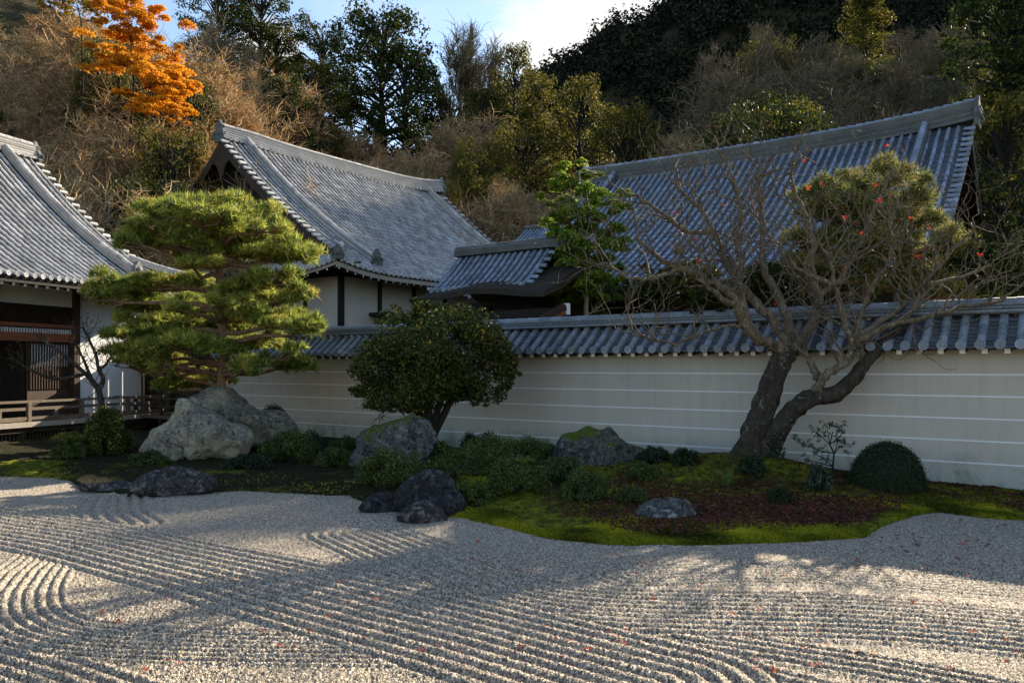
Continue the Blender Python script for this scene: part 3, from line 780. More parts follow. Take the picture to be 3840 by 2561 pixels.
# ------------------------------------------------------------------ the two hip-and-gable halls and the long hall
def hip_gable_hall(root, O, A, B, W, L, c1, c2, av, lift, spacing, bar, disc, panmat, ridgemat, rollme, ak, fascia, a_lo=None, far_gable=True, courses=6, S=1.0):
    ch = .095*S
    A = nrm(A); B = nrm(B); up = np.array([0, 0, 1.0])
    R = Roof(O, A, B, W, c1, c2, lift)
    hip = lambda a: min(W-.15, max(0.0, a)) if a < av else W-.15
    rows = np.arange(.2, L, spacing)
    cover_tiles(root, R, rows, hip, lambda a: 0.0, bar, spacing*.52, .32*S, 1.0, limit=300, disc=disc)
    pan_sheet(root, R, av, L, lambda a: W, lambda a: 0, .30*S, panmat, 40)
    pan_sheet(root, R, 0, av, lambda a: max(.001, a), lambda a: 0, .30*S, panmat, 12, 'corner_pan_tiles')
    # hip skirt on the gable side
    SK = Roof(O, B, A, av+1.0, c1, c2, lift, 4.0, L=2*W)
    em = lambda a: min(a, 2*W-a, av+.9)
    rws = np.arange(.2, 2*W-.1, spacing)
    cover_tiles(root, SK, rws, em, lambda a: 0.0, bar, spacing*.52, .32*S, 1.0, limit=60, disc=disc, disc_limit=20)
    pan_sheet(root, SK, 0, 2*W, lambda a: max(.001, em(a)), lambda a: 0, .30*S, panmat, 50, 'skirt_pan_tiles')
    eave_trim(root, SK, 0.1, 2*W-.1, fascia, spacing=.5*S)
    # far slope
    Rb = Roof(np.asarray(O)+B*2*W, A, -B, W, c1, c2, lift)
    pan_sheet(root, Rb, av, L, lambda a: W, lambda a: 0, .32, panmat, 20, 'far_pan_tiles')
    # hip ridge
    n = 10; q = np.linspace(.05, av+.45, n); pts = R.pt(q, q, .06)
    ridge_stack(root, pts, nrm(A-B), 2, .24*S, .08*S, ridgemat, rollme, .2*S, .26*S, 40)
    ridge_ornament(root, pts[0]+np.array([0, 0, -.08]), -(A+B), nrm(A-B), .42*S, .52*S, 'ridge_dark', 'hip_ornament')
    # main ridge with lifted ends
    zr = R.z(L/2, W)
    s = np.linspace(0, 1, 24); x = av-.15+(L-av+.25)*s
    sag = .34*S*np.clip(2*s-1, -.75, 1)**4
    pts = O+A*x[:, None]+B*W; pts = np.array(pts); pts[:, 2] = O[2]+zr-.22*S+sag
    hz = ridge_stack(root, pts, B, courses, .46*S, ch, ridgemat, rollme, .24*S, .3*S, 120)
    for k, f in ((0, -A), (-1, A)):
        if k == -1 and not far_gable: continue
        ridge_ornament(root, pts[k]+up*(-.18), f, B, .66*S, hz+.36*S, 'ridge_dark')
    # descending ridges
    for a in ([ak] if not far_gable else [ak, L-1.1*S]):
        es = np.linspace(.9*S, W-.25, 16)
        pts = R.pt(np.full(16, a), es, .06)
        ridge_stack(root, pts, A, 3, .27*S, .085*S, ridgemat, rollme, .2*S, .3*S, 60)
        ridge_ornament(root, R.pt(a, .82*S, -.02), -B, A, .46*S, .62*S, 'ridge_dark', 'descending_ridge_ornament')
    # small round tile ends in a row under the ridge courses
    Ds = [frame(q_ + B*(-.34*S)+up*(-.03), A*.17*S, -B*.17*S, up*.17*S) for q_ in (O+A*x_+B*W+up*(np.interp(x_, x, sag)+zr-.16*S) for x_ in np.arange(av+.2, L, spacing))]
    lay(root, 'ridge_end_tile', disc, Ds, 80)
    # verges
    verge_tiles(root, R, av, av*.9, W-.2, -A, bar, .2*S, .30*S, .34*S)
    bargeboard(root, R, av-.12, av*.9, W, -A, .42*S); bargeboard(root, Rb, av-.12, av*.9, W, -A, .42*S)
    if far_gable:
        verge_tiles(root, R, L, 0.1, W-.2, A, bar, .2*S, .30*S, .34*S)
        bargeboard(root, R, L+.1, .1, W, A)
    # gable wall and its hanging ornament
    ag = av+.75*S; zb = R.z(ag, av+.5)
    mb = MB(); es = np.linspace(av, W, 10)
    V = np.concatenate([R.pt(np.full(10, ag), es, -.12), Rb.pt(np.full(10, ag), es[::-1], -.12)[1:], ])
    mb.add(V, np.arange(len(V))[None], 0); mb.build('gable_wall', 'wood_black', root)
    c = O+A*(av-.05)+B*W; c = np.array(c); c[2] = O[2]+zr-.75*S
    prof = [(-.30, .35), (.30, .35), (.42, .1), (.36, -.1), (.62, -.28), (.34, -.42), (.22, -.62), (.12, -.9), (0, -1.05), (-.12, -.9), (-.22, -.62), (-.34, -.42), (-.62, -.28), (-.36, -.1), (-.42, .1)]
    prof = np.array(prof)*S
    mb = MB(); sweep(mb, [c, c-A*.1], B, up, prof, .3); orn = mb.build('gable_ornament', 'wood_dark', root)
    eave_trim(root, R, 0.1, L, fascia, spacing=.38*S, depth=1.7*S, drop=.12*S, fh=.13*S)
    return R, Rb, SK

def plaster_side(root, p0, p1, posts, z0, z1, out, pmat='plaster_cream', beams=(), pw=.2):
    """plaster infill between posts, posts and rails proud of it"""
    p0 = np.asarray(p0, float); p1 = np.asarray(p1, float); d = p1-p0; L = np.linalg.norm(d); d = d/L; out = nrm(out); up = np.array([0, 0, 1.0])
    xs = sorted(posts)
    for a, b in zip(xs[:-1], xs[1:]):
        mb = MB(); box(mb, p0+d*(a+b)/2+up*(z0+z1)/2, d*((b-a)/2-pw/2+.004), out*.05, up*(z1-z0)/2, 0); mb.build('plaster_panel', pmat, root)
    for a in xs:
        mb = MB(); box(mb, p0+d*a+up*(z0+z1)/2, d*pw/2, out*.11, up*((z1-z0)/2+.05), .4); mb.build('post', 'wood_black', root)
    for z, h, m in beams:
        mb = MB(); box(mb, p0+d*L/2+up*z, d*(L/2+.1), out*.13, up*h/2, .4); mb.build('rail', m, root)

pC = np.array([.586, .811, 0]); wC = np.array([.811, -.586, 0])
def centre_hall():
    S = 1.42
    O = np.array([-8.52, 39.76, 7.16])
    root = empty('temple_hall', (-13, 51, 0), 'middle temple hall with sunlit grey tile roof, its dark gable above the garden pine', 'temple hall')
    R, Rb, SK = hip_gable_hall(root, O, pC, -wC, 12.5, 21.9, .50, .0173, 2.2, .46, .365, BAR_W, DISC_W, 'tile_pan_shadow', 'ridge_clay', BAR_R, 3.74, 'wood_fascia', S=S)
    cpost = O+2.35*(pC-wC); cpost[2] = 0; z1 = 7.45; up = np.array([0, 0, 1.0])
    ps = [0, 2.78, 5.56, 8.34, 11.12, 13.9, 16.7, 18.7]
    plaster_side(root, cpost, cpost+pC*18.7, ps, -.2, z1, wC, beams=[(7.35, .42, 'wood_black'), (2.4, .3, 'wood_black')], pw=.29)
    plaster_side(root, cpost-pC*.001, cpost-wC*19.7, [.001]+ps[1:]+[19.7], -.2, z1, -pC, beams=[(7.35, .42, 'wood_black'), (2.4, .3, 'wood_black')], pw=.29)
    mb = MB(); box(mb, cpost+pC*9.6-wC*9.6+up*3.5, pC*9.3, wC*9.3, up*3.6, 0); mb.build('interior_core', 'wood_black', root)
    # bracketed store projecting by the corner
    b = cpost+pC*3.25+wC*.7
    mb = MB(); box(mb, b+up*5.2, pC*1.28, wC*.7, up*.1, .3); box(mb, b+up*4.76, pC*.85, wC*.48, up*.42, .3); box(mb, b+up*4.22, pC*1.44, wC*.75, up*.085, .3)
    mb.build('projecting_shelf', 'wood_black', root)
centre_hall()

qL = np.array([.334, .943, 0]); nL = np.array([.943, -.334, 0])
def left_hall():
    O = np.array([-14.7, 23.8, 5.03])+qL*8.4
    root = empty('temple_hall', (-20, 27, 0), 'left temple hall with sunlit curved tile roof, cut off by the left edge', 'temple hall')
    R, Rb, S = hip_gable_hall(root, O, -qL, -nL, 7.5, 17.0, .52, .0335, 1.5, .55, .285, BAR_W, DISC_W, 'tile_pan_shadow', 'ridge_clay', BAR_R, 2.75, 'wood_black', far_gable=False)
    up = np.array([0, 0, 1.0])
    F = lambda s, k=0.0, z=0.0: np.array([-16.7, 24.5, 0])+qL*s+nL*k+up*z
    fl = .62
    # facade: bays from the near (left) end to the far corner
    for s in (-7.5, -4.6, -1.8, 1.15, 4.2, 7.35):
        mb = MB(); box(mb, F(s, 0, 3.0), qL*.12, nL*.12, up*2.75, .3); mb.build('post', 'wood_dark' if s > 4 else 'wood_black', root)
    # upper plaster band, transom lattice, beams, doors for the open bays
    for a, b in ((-4.6, -1.8), (-1.8, 1.15), (1.15, 4.2)):
        mb = MB(); box(mb, F((a+b)/2, -.04, 4.9), qL*((b-a)/2-.12), nL*.04, up*.55, 0); mb.build('plaster_panel', 'plaster_white', root)
        mb = MB(); box(mb, F((a+b)/2, -.10, 4.06), qL*((b-a)/2-.12), nL*.02, up*.28, 0); mb.build('transom_back', 'wood_black', root)
        for x in np.arange(a+.2, b-.15, .085):
            mb = MB(); box(mb, F(x, -.04, 4.06), qL*.014, nL*.02, up*.26, .5); mb.build('transom_slat', 'wood_dark', root)
        mb = MB(); box(mb, F((a+b)/2, .0, 4.33), qL*((b-a)/2-.12), nL*.07, up*.045, .3); mb.build('rail', 'wood_black', root)
        mb = MB(); box(mb, F((a+b)/2, .02, 3.70), qL*((b-a)/2-.12), nL*.06, up*.06, .3); mb.build('rail', 'wood_red', root)
        mb = MB(); box(mb, F((a+b)/2, .04, 3.30), qL*((b-a)/2-.12), nL*.09, up*.14, .3); mb.build('lintel', 'wood_red', root)
        mb = MB(); box(mb, F((a+b)/2, -.02, 3.53), qL*((b-a)/2-.12), nL*.02, up*.11, .3); mb.build('vent_board', 'wood_black', root)
        for x in np.arange(a+.25, b-.15, .10):
            mb = MB(); box(mb, F(x, .03, 3.52), qL*.022, nL*.02, up*.075, .5); mb.build('vent_slat', 'plaster_white', root)
    # lattice door in the right bay, dark opening left of it
    mb = MB(); box(mb, F(3.25, -.12, 1.95), qL*.83, nL*.025, up*1.22, .4); door = mb.build('lattice_door', 'wood_dark', root)
    for x in np.arange(2.52, 4.05, .105):
        mb = MB(); box(mb, F(x, -.07, 2.35), qL*.016, nL*.025, up*.78, .4); mb.build('lattice_slat', 'wood_dark', door)
    for x in np.arange(2.57, 4.0, .105):
        mb = MB(); box(mb, F(x, -.088, 2.72), qL*.030, nL*.006, up*.38, .4); mb.build('paper_pane', 'plaster_white', door)
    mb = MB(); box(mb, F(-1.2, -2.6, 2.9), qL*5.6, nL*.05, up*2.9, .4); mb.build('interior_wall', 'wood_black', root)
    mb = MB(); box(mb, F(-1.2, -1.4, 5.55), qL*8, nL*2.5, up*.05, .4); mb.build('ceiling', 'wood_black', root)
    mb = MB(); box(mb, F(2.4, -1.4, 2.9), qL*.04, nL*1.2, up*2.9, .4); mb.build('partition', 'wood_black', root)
    # the plain white end bay
    mb = MB(); box(mb, F(5.78, -.04, 2.72), qL*1.45, nL*.05, up*2.2, 0); mb.build('plaster_panel', 'plaster_white', root)
    mb = MB(); box(mb, F(5.78, .0, 5.2), qL*1.45, nL*.08, up*.28, .4); mb.build('rail', 'wood_black', root)
    mb = MB(); box(mb, F(7.32, -6.5, 2.8), qL*.06, nL*6.4, up*2.8, .4); mb.build('end_wall', 'wood_black', root)
    # veranda
    for i, k in enumerate(np.linspace(.22, 1.62, 8)):
        mb = MB(); box(mb, F(.3, k, fl-.035), qL*8.2, nL*.093, up*.03, rng.random()); mb.build('floor_plank', 'wood_bleached', root)
    mb = MB(); box(mb, F(.3, 1.78, fl-.06), qL*8.3, nL*.05, up*.075, .4); mb.build('veranda_edge', 'wood_fascia', root)
    mb = MB(); box(mb, F(.3, 1.66, fl-.22), qL*8.2, nL*.06, up*.08, .4); mb.build('floor_beam', 'wood_dark', root)
    for s in np.arange(-7.0, 8.6, 1.95):
        mb = MB(); box(mb, F(s, 1.66, .2), qL*.075, nL*.075, up*.22, .4); mb.build('floor_post', 'wood_dark', root)
    mb = MB(); box(mb, F(.3, 1.25, .2), qL*8.2, nL*.02, up*.3, .4); mb.build('underfloor_board', 'wood_black', root)
    for x in np.arange(-2.2, 6.0, .13):
        mb = MB(); c = F(x, 1.48, .17)
        tube(mb, [c-up*.13, c-up*.02, c, c+up*.02, c+up*.13], [.032, .030, .045, .030, .032], 6, .4); mb.build('vent_baluster', 'wood_bleached', root)
    mb = MB(); box(mb, F(.3, 1.95, -.05), qL*8.4, nL*.35, up*.10, .4); mb.build('stone_kerb', 'stone_kerb', root)
    # railing
    rail = lambda s0, s1, z, w, h, nm: None
    for nm, z, w, h in (('hand_rail', 1.25, .08, .075), ('middle_rail', 1.03, .05, .09), ('base_rail', .74, .08, .09)):
        mb = MB(); box(mb, F(.35, 1.62, z), qL*8.2, nL*w/2, up*h/2, .5); mb.build(nm, 'wood_bleached', root)
    for s in np.arange(-6.75, 8.6, 1.95):
        mb = MB(); box(mb, F(s, 1.62, .93), qL*.055, nL*.055, up*.30, .5); mb.build('rail_post', 'wood_bleached', root)
    for s in np.arange(-5.78, 8.6, 1.95):
        mb = MB(); box(mb, F(s, 1.62, .88), qL*.06, nL*.03, up*.11, .5); mb.build('rail_strut', 'wood_bleached', root)
left_hall()

def corridor():
    # dark timber corridor closing the corner between the left hall and the garden wall
    a = np.array([-16.7, 24.5, 0])+qL*7.6; b = onwall(23.75, .2)
    up = np.array([0, 0, 1.0]); a = a+nL*.0
    root = empty('timber_corridor', (a+b)/2, 'dark timber corridor in deep shade between the left hall and the garden wall', 'corridor')
    d = b-a; L = np.linalg.norm(d); d = d/L; o = np.array([d[1], -d[0], 0])
    for i, x in enumerate(np.arange(.12, L, .24)):
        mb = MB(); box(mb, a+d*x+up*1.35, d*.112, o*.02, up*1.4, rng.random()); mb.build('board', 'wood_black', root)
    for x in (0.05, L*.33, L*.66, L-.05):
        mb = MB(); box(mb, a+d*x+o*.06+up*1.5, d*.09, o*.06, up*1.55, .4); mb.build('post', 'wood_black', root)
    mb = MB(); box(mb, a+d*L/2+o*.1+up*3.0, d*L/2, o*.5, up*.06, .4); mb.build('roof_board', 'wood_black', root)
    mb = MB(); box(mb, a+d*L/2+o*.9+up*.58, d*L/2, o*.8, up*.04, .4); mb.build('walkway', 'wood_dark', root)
    mb = MB(); box(mb, a+d*L/2+o*1.68+up*.58, d*L/2, o*.03, up*.06, .4); mb.build('walkway_edge', 'wood_bleached', root)
    for z in (.95, 1.22):
        mb = MB(); box(mb, a+d*L/2+o*1.6+up*z, d*L/2, o*.03, up*.035, .4); mb.build('hand_rail', 'wood_dark', root)
    for x in np.arange(.3, L, 1.6):
        mb = MB(); box(mb, a+d*x+o*1.6+up*.75, d*.05, o*.05, up*.52, .4); mb.build('rail_post', 'wood_dark', root)
corridor()

def long_hall():
    W = 9.2; O = onwall(2.75, 6.8, 4.95); L = 15.6
    root = empty('temple_hall', onwall(10.5, 16), 'long temple hall on the right with shaded blue-grey tile roof behind the garden wall', 'temple hall')
    R = Roof(O, dW, nW, W, .45, .0232)
    rows = np.arange(.25, L-.1, .31)
    cover_tiles(root, R, rows, lambda a: W-.15, lambda a: 0, BAR_C, .165, .36, 1.15, limit=300, disc=DISC_C)
    pan_sheet(root, R, 0, L, lambda a: W, lambda a: 0, .30, 'tile_pan_dark', 40)
    Rb = Roof(O+nW*2*W, dW, -nW, W, .45, .0232)
    pan_sheet(root, Rb, 0, L, lambda a: W, lambda a: 0, .3, 'tile_pan_dark', 20, 'far_pan_tiles')
    up = np.array([0, 0, 1.0]); zr = R.z(L/2, W)
    s = np.linspace(0, 1, 24); x = -.25+(L+.4)*s; sag = .30*np.clip(1-2*s, 0, 1)**3+.1*np.clip(2*s-1, 0, 1)**3
    pts = O+dW*x[:, None]+nW*W; pts[:, 2] = O[2]+zr-.25+sag
    hz = ridge_stack(root, pts, nW, 7, .5, .10, 'ridge_dark', BAR_C, .26, .33, 120)
    ridge_ornament(root, pts[0]-up*.25, -dW, nW, .8, hz+.42, 'ridge_dark'); ridge_ornament(root, pts[-1]-up*.25, dW, nW, .8, hz+.6, 'ridge_dark')
    for a in (1.35, L-1.4):
        es = np.linspace(.9, W-.25, 16); q = R.pt(np.full(16, a), es, .06)
        ridge_stack(root, q, dW, 3, .30, .095, 'ridge_dark', BAR_C, .24, .3, 60)
        ridge_ornament(root, R.pt(a, .82, -.02), -nW, dW, .46, .62, 'ridge_dark', 'descending_ridge_ornament')
    verge_tiles(root, R, .0, .1, W-.2, -dW, BAR_C, .2, .30); verge_tiles(root, R, L, .1, W-.2, dW, BAR_C, .2, .30)
    bargeboard(root, R, -.1, .1, W, -dW, .5, .1, 'wood_black'); bargeboard(root, Rb, -.1, .1, W, -dW, .5, .1, 'wood_black')
    bargeboard(root, R, L+.1, .1, W, dW, .5, .1, 'wood_dark')
    for a in (.9, L-.9):
        mb = MB(); es = np.linspace(0.5, W, 10)
        V = np.concatenate([R.pt(np.full(10, a), es, -.14), Rb.pt(np.full(10, a), es[::-1], -.14)[1:]]); mb.add(V, np.arange(len(V))[None], 0); mb.build('gable_wall', 'wood_black', root)
    mb = MB(); box(mb, O*np.array([1, 1, 0])+dW*L/2+nW*W+up*2.3, dW*(L/2-1.0), nW*(W-1.6), up*2.5, 0); mb.build('hall_body', 'wood_black', root)
    eave_trim(root, R, .1, L, 'wood_dark')
long_hall()

def gate():
    root = empty('roofed_gate', onwall(14.5, 3), 'small gate roof of blue-grey tiles over thick cedar bark eaves behind the wall', 'gate')
    up = np.array([0, 0, 1.0])
    t0, t1 = 12.6, 16.4; L = t1-t0; W = 1.55
    O = onwall(t0, 2.45, 4.72)
    R = Roof(O, dW, nW, W, .62, .16); Rb = Roof(O+nW*2*W, dW, -nW, W, .62, .16)
    rows = np.arange(.15, L, .25)
    cover_tiles(root, R, rows, lambda a: W-.1, lambda a: 0, BAR_C, .145, .26, limit=300, disc=DISC_C)
    pan_sheet(root, R, 0, L, lambda a: W, lambda a: 0, .22, 'tile_pan_dark', 12); pan_sheet(root, Rb, 0, L, lambda a: W, lambda a: 0, .3, 'tile_pan_dark', 8, 'far_pan_tiles')
    pts = np.array([O+dW*x+nW*W+up*(R.z(x, W)-.05) for x in np.linspace(-.15, L+.1, 10)])
    ridge_stack(root, pts, nW, 3, .34, .075, 'ridge_dark', BAR_RD, .24, .55, 60)
    ridge_ornament(root, pts[0]-up*.05, -dW, nW, .4, .5, 'ridge_dark')
    for a in (0, L): verge_tiles(root, R, a, .05, W-.1, -dW if a == 0 else dW, BAR_C, .14, .22, .22)
    # thick bark roof below, its eave bowed and turning down the near end
    def bark(m, a0, a1, dirn):
        n = 22; xs = np.linspace(a0, a1, n)
        V = []
        for x in xs:
            q = (x-a0)/(a1-a0); bow = .20*math.sin(q*math.pi)**2-.06
            for (e, z) in ((-.55, -.36), (-.53, -.20), (-.15, -.06), (.9, .42), (1.5, .72), (1.5, .45), (.5, -.08)):
                p = O+dW*x+(nW*e if dirn > 0 else nW*(2*W-e)); p = np.array(p); p[2] += z-(bow if e < 0 else 0)*0+bow*(1 if e < .3 else .2); V.append(p)
        k = 7; idx = np.arange(n*k).reshape(n, k)
        F = np.concatenate([np.stack([idx[:-1, j], idx[:-1, (j+1) % k], idx[1:, (j+1) % k], idx[1:, j]], -1) for j in range(k)])
        m.add(V, F, 0); m.add(V[:k], np.arange(k)[None], 0); m.add(V[-k:], np.arange(k)[None], 0)
    mb = MB(); bark(mb, -1.0, L+.15, 1); mb.build('bark_roof', 'cedar_bark', root, smooth=False)
    mb = MB(); bark(mb, -1.0, L+.15, -1); mb.build('bark_roof', 'cedar_bark', root, smooth=False)
    # bargeboard pair showing red-brown at the near end, with a white painted tip
    q0 = onwall(t0-1.0, 1.75, 3.62); q1 = onwall(t0-1.35, 2.45, 4.02)
    mb = MB(); beam(mb, q0, q1, dW, .10, .20, .4); mb.build('bargeboard', 'wood_dark', root)
    mb = MB(); beam(mb, q0+np.array([0, 0, -.16]), q1+np.array([0, 0, -.16]), dW, .06, .10, .4); mb.build('bargeboard_edge', 'wood_red', root)
    mb = MB(); box(mb, q1+nW*.12-up*.05, dW*.06, nW*.08, up*.16, .4); mb.build('beam_tip', 'tip_white', root)
    for t in (12.4, 13.6, 15.2, 16.6):
        mb = MB(); box(mb, onwall(t, 4.0, 2.1), dW*.13, nW*.13, up*2.2, .4); mb.build('post', 'wood_black', root)
    for z, D in ((3.9, 2.6), (3.6, 4.0)):
        mb = MB(); box(mb, onwall(14.5, D, z), dW*2.9, nW*.1, up*.12, .4); mb.build('tie_beam', 'wood_black', root)
    mb = MB(); box(mb, onwall(14.8, 5.3, 2.2), dW*3.2, nW*.05, up*2.4, .4); mb.build('dark_backing', 'wood_black', root)  # dark wall added in place of the shade under the gate roof
gate()
def back_roof():
    O = onwall(23.0, 21.0, 9.0); L = 4.3; W = 2.5
    root = empty('corridor_roof', onwall(25, 23), 'low tiled roof glimpsed between the middle hall and the long hall', 'roof')
    R = Roof(O, dW, nW, W, .62, .03); Rb = Roof(O+nW*2*W, dW, -nW, W, .62, .03)
    cover_tiles(root, R, np.arange(.15, L, .28), lambda a: W-.1, lambda a: 0, BAR_C, .16, .32, limit=200, disc=DISC_C)
    pan_sheet(root, R, 0, L, lambda a: W, lambda a: 0, .3, 'tile_pan_dark', 8); pan_sheet(root, Rb, 0, L, lambda a: W, lambda a: 0, .3, 'tile_pan_dark', 8, 'far_pan_tiles')
    pts = np.array([O+dW*x+nW*W+np.array([0, 0, R.z(x, W)-.05]) for x in np.linspace(-.1, L, 8)])
    ridge_stack(root, pts, nW, 2, .3, .075, 'ridge_dark', BAR_RD, .2, .4, 40)
    mb = MB(); box(mb, O*np.array([1, 1, 0])+dW*L/2+nW*W+np.array([0, 0, 3.5]), dW*(L/2-.2), nW*(W-.7), np.array([0, 0, 3.7]), 0); mb.build('wall_boards', 'wood_dark', root)
back_roof()
# ------------------------------------------------------------------ stones
def rock(name, label, c, size, mat, seed, yaw=0.0, planes=9, rough=.12, flat=.25, sub=5, lean=(0, 0)):
    """c: centre of the foot on the ground; size: full width, depth, height"""
    r = np.random.default_rng(seed)
    bm = bmesh.new(); bmesh.ops.create_icosphere(bm, subdivisions=sub, radius=1.0)
    V = np.array([v.co[:] for v in bm.verts]); F = np.array([[v.index for v in f.verts] for f in bm.faces]); bm.free()
    for _ in range(planes):
        n = nrm(r.normal(size=3)*np.array([1, 1, .8])); d = r.uniform(.55, .9)
        k = V@n-d; m = k > 0
        V[m] -= n*(k[m]*.88)[:, None]
    off = r.uniform(0, 50, 3)
    N = nrm(V)
    disp = np.array([mnoise.fractal(Vector((v*1.3+off).tolist()), .85, 2.1, 6) for v in V])
    ridg = np.array([mnoise.ridged_multi_fractal(Vector((v*np.array([1.5, 1.5, .8])+off).tolist()), .9, 2.2, 5, 1.0, 2.0) for v in V])
    V = V+N*(disp*rough)[:, None]-N*(np.clip(ridg-1.0, -1, 1.2)*rough*.35)[:, None]
    V = V*np.array([size[0]/2, size[1]/2, size[2]*.62]); V[:, 2] += size[2]*.38
    V[:, 0] += V[:, 2]*lean[0]; V[:, 1] += V[:, 2]*lean[1]
    # fit the exact width and height
    V[:, 0] *= size[0]/np.ptp(V[:, 0]); top = V[:, 2].max(); V[:, 2] = np.where(V[:, 2] > 0, V[:, 2]*size[2]/top, V[:, 2])
    cy, sy = math.cos(yaw), math.sin(yaw)
    V = np.stack([V[:, 0]*cy-V[:, 1]*sy, V[:, 0]*sy+V[:, 1]*cy, V[:, 2]], -1)
    V[:, 2] = np.maximum(V[:, 2], -.35)
    mb = MB(); mb.add(V, F, 0); me = mb.mesh(name, mat, True)
    o = link(name, me); o.location = (float(c[0]), float(c[1]), float(ground_z(c[0], c[1]))-.04)
    return tag(o, label, 'rock', 'garden rocks')
def foot(u, Y): 
    q = P(u, 0, Y); return q[:2]
def outlined_rock(name, label, outline, Y, depth, mat, seed, rough=.13, planes=11, sub=5):
    """a stone whose front outline was measured; rounded and broken up in depth"""
    r = np.random.default_rng(seed); o = np.array(outline, float); s = Y/1867.0
    uc = (o[:, 0].min()+o[:, 0].max())/2; vb = o[:, 1].max()
    x = (o[:, 0]-uc)*s; z = (vb-o[:, 1])*s; zc = z.max()*.38
    bm = bmesh.new(); bmesh.ops.create_icosphere(bm, subdivisions=sub, radius=1.0)
    V = np.array([v.co[:] for v in bm.verts]); F = np.array([[v.index for v in f.verts] for f in bm.faces]); bm.free()
    for _ in range(planes):
        n = nrm(r.normal(size=3)*np.array([.8, 1.2, .8])); n[1] = -abs(n[1]) if r.random() < .7 else n[1]
        d_ = r.uniform(.62, .9); k = V@n-d_; m = k > 0; V[m] -= n*(k[m]*.9)[:, None]
    ang = np.arctan2(z-zc, x); rad = np.hypot(x, z-zc); k = np.argsort(ang); ang = ang[k]; rad = rad[k]
    ang = np.r_[ang[-1]-2*np.pi, ang, ang[0]+2*np.pi]; rad = np.r_[rad[-1], rad, rad[0]]
    th = np.arctan2(V[:, 2], V[:, 0]); rho = np.hypot(V[:, 0], V[:, 2]); R = np.interp(th, ang, rad)
    # the outline shape fades in towards the rim so the front face stays full
    W = np.stack([R*rho*np.cos(th), V[:, 1]*depth/2, R*rho*np.sin(th)+zc], -1)
    off = r.uniform(0, 60, 3); N = nrm(V)
    d1 = np.array([mnoise.fractal(Vector((v*1.5+off).tolist()), .8, 2.1, 6) for v in W])
    d2 = np.array([mnoise.ridged_multi_fractal(Vector((v*np.array([1.9, 1.9, 1.1])+off).tolist()), .85, 2.2, 6, 1.0, 2.0) for v in W])
    W = W+N*((d1*rough*1.5)-np.clip(d2-1.1, -1, 1.2)*rough*.9)[:, None]*np.array([.6, 1, .6])
    W[:, 2] = np.maximum(W[:, 2], -.3)
    c = foot(uc, Y)
    mb = MB(); mb.add(W, F, 0); ob = link(name, mb.mesh(name, mat, True)); zg = ground_z(c[0], c[1])
    ob.location = (float(c[0]), float(c[1]), float(CH-(vb-843)/1867.0*Y))
    return tag(ob, label, 'rock', 'garden rocks')
outlined_rock('boulder', 'big tan boulder behind, a sunlit ridge running down to the right', [(439, 911), (474, 890), (509, 886), (548, 893), (576, 914), (597, 932), (640, 946), (668, 967), (687, 997), (672, 1022), (597, 1047), (509, 1050), (440, 1046), (418, 1000)], 20.7, 1.9, 'rock_tan', 21)
outlined_rock('boulder', 'big pale boulder in front of the pine, sunlit jagged top and broad grey face', [(318, 1044), (337, 1006), (380, 967), (394, 939), (404, 917), (443, 917), (457, 928), (492, 946), (527, 967), (562, 985), (577, 1006), (572, 1034), (550, 1058), (506, 1068), (422, 1062), (351, 1058)], 19.0, 1.5, 'rock_pale', 8)
outlined_rock('boulder', 'grey pointed boulder at the foot of the camellia with dark moss on its right', [(774, 1077), (791, 1046), (816, 1007), (851, 983), (876, 972), (904, 962), (932, 953), (960, 953), (977, 965), (992, 990), (1006, 1021), (1010, 1046), (1004, 1074), (946, 1089), (840, 1090)], 17.6, 1.5, 'rock_grey', 34)
outlined_rock('boulder', 'wide grey boulder with a green moss cap in front of the wall', [(1269, 1056), (1283, 1025), (1311, 1000), (1339, 988), (1385, 985), (1420, 988), (1441, 1000), (1473, 1021), (1503, 1037), (1494, 1068), (1438, 1094), (1332, 1097), (1288, 1085)], 16.7, 1.5, 'rock_mossy', 46)
outlined_rock('dark_rock', 'rounded blackish rock at the gravel edge, tallest of the dark three', [(905, 1160), (911, 1120), (932, 1099), (960, 1083), (995, 1078), (1027, 1087), (1045, 1106), (1053, 1130), (1070, 1155), (1062, 1184), (1030, 1190), (970, 1190), (925, 1182)], 12.75, .85, 'rock_black', 53, .03, 4)
rock('dark_rock', 'low dark rock lying left of the rounded blackish rock', foot(878, 13.05), (.78, .6, .34), 'rock_black', 61, .2, 7, .12, sub=4)
rock('dark_rock', 'small speckled dark rock in front of the rounded blackish rock', foot(968, 12.2), (.78, .5, .36), 'rock_low', 71, -.1, 6, .10, sub=4)
rock('dark_rock', 'small pale-spotted rock right of the rounded blackish rock', foot(1040, 12.7), (.42, .4, .33), 'rock_low', 75, -.1, 6, .10, sub=4)
outlined_rock('low_rock', 'low long dark rock with pale streaks beside the left gravel', [(288, 1125), (300, 1105), (325, 1090), (370, 1078), (420, 1074), (455, 1080), (485, 1092), (496, 1108), (490, 1130), (440, 1138), (350, 1138)], 14.8, .95, 'rock_low', 84, .06)
rock('flat_stone', 'flat dark stone reaching left from the low streaked rock', foot(240, 15.1), (1.2, .5, .20), 'rock_low', 97, .0, 6, .12, sub=4)
outlined_rock('spotted_rock', 'small grey rock with white lichen spots on the moss', [(1458, 1192), (1466, 1168), (1490, 1150), (1525, 1142), (1560, 1142), (1590, 1155), (1606, 1178), (1603, 1198), (1560, 1208), (1500, 1206)], 12.1, .6, 'rock_spotted', 104, .035)

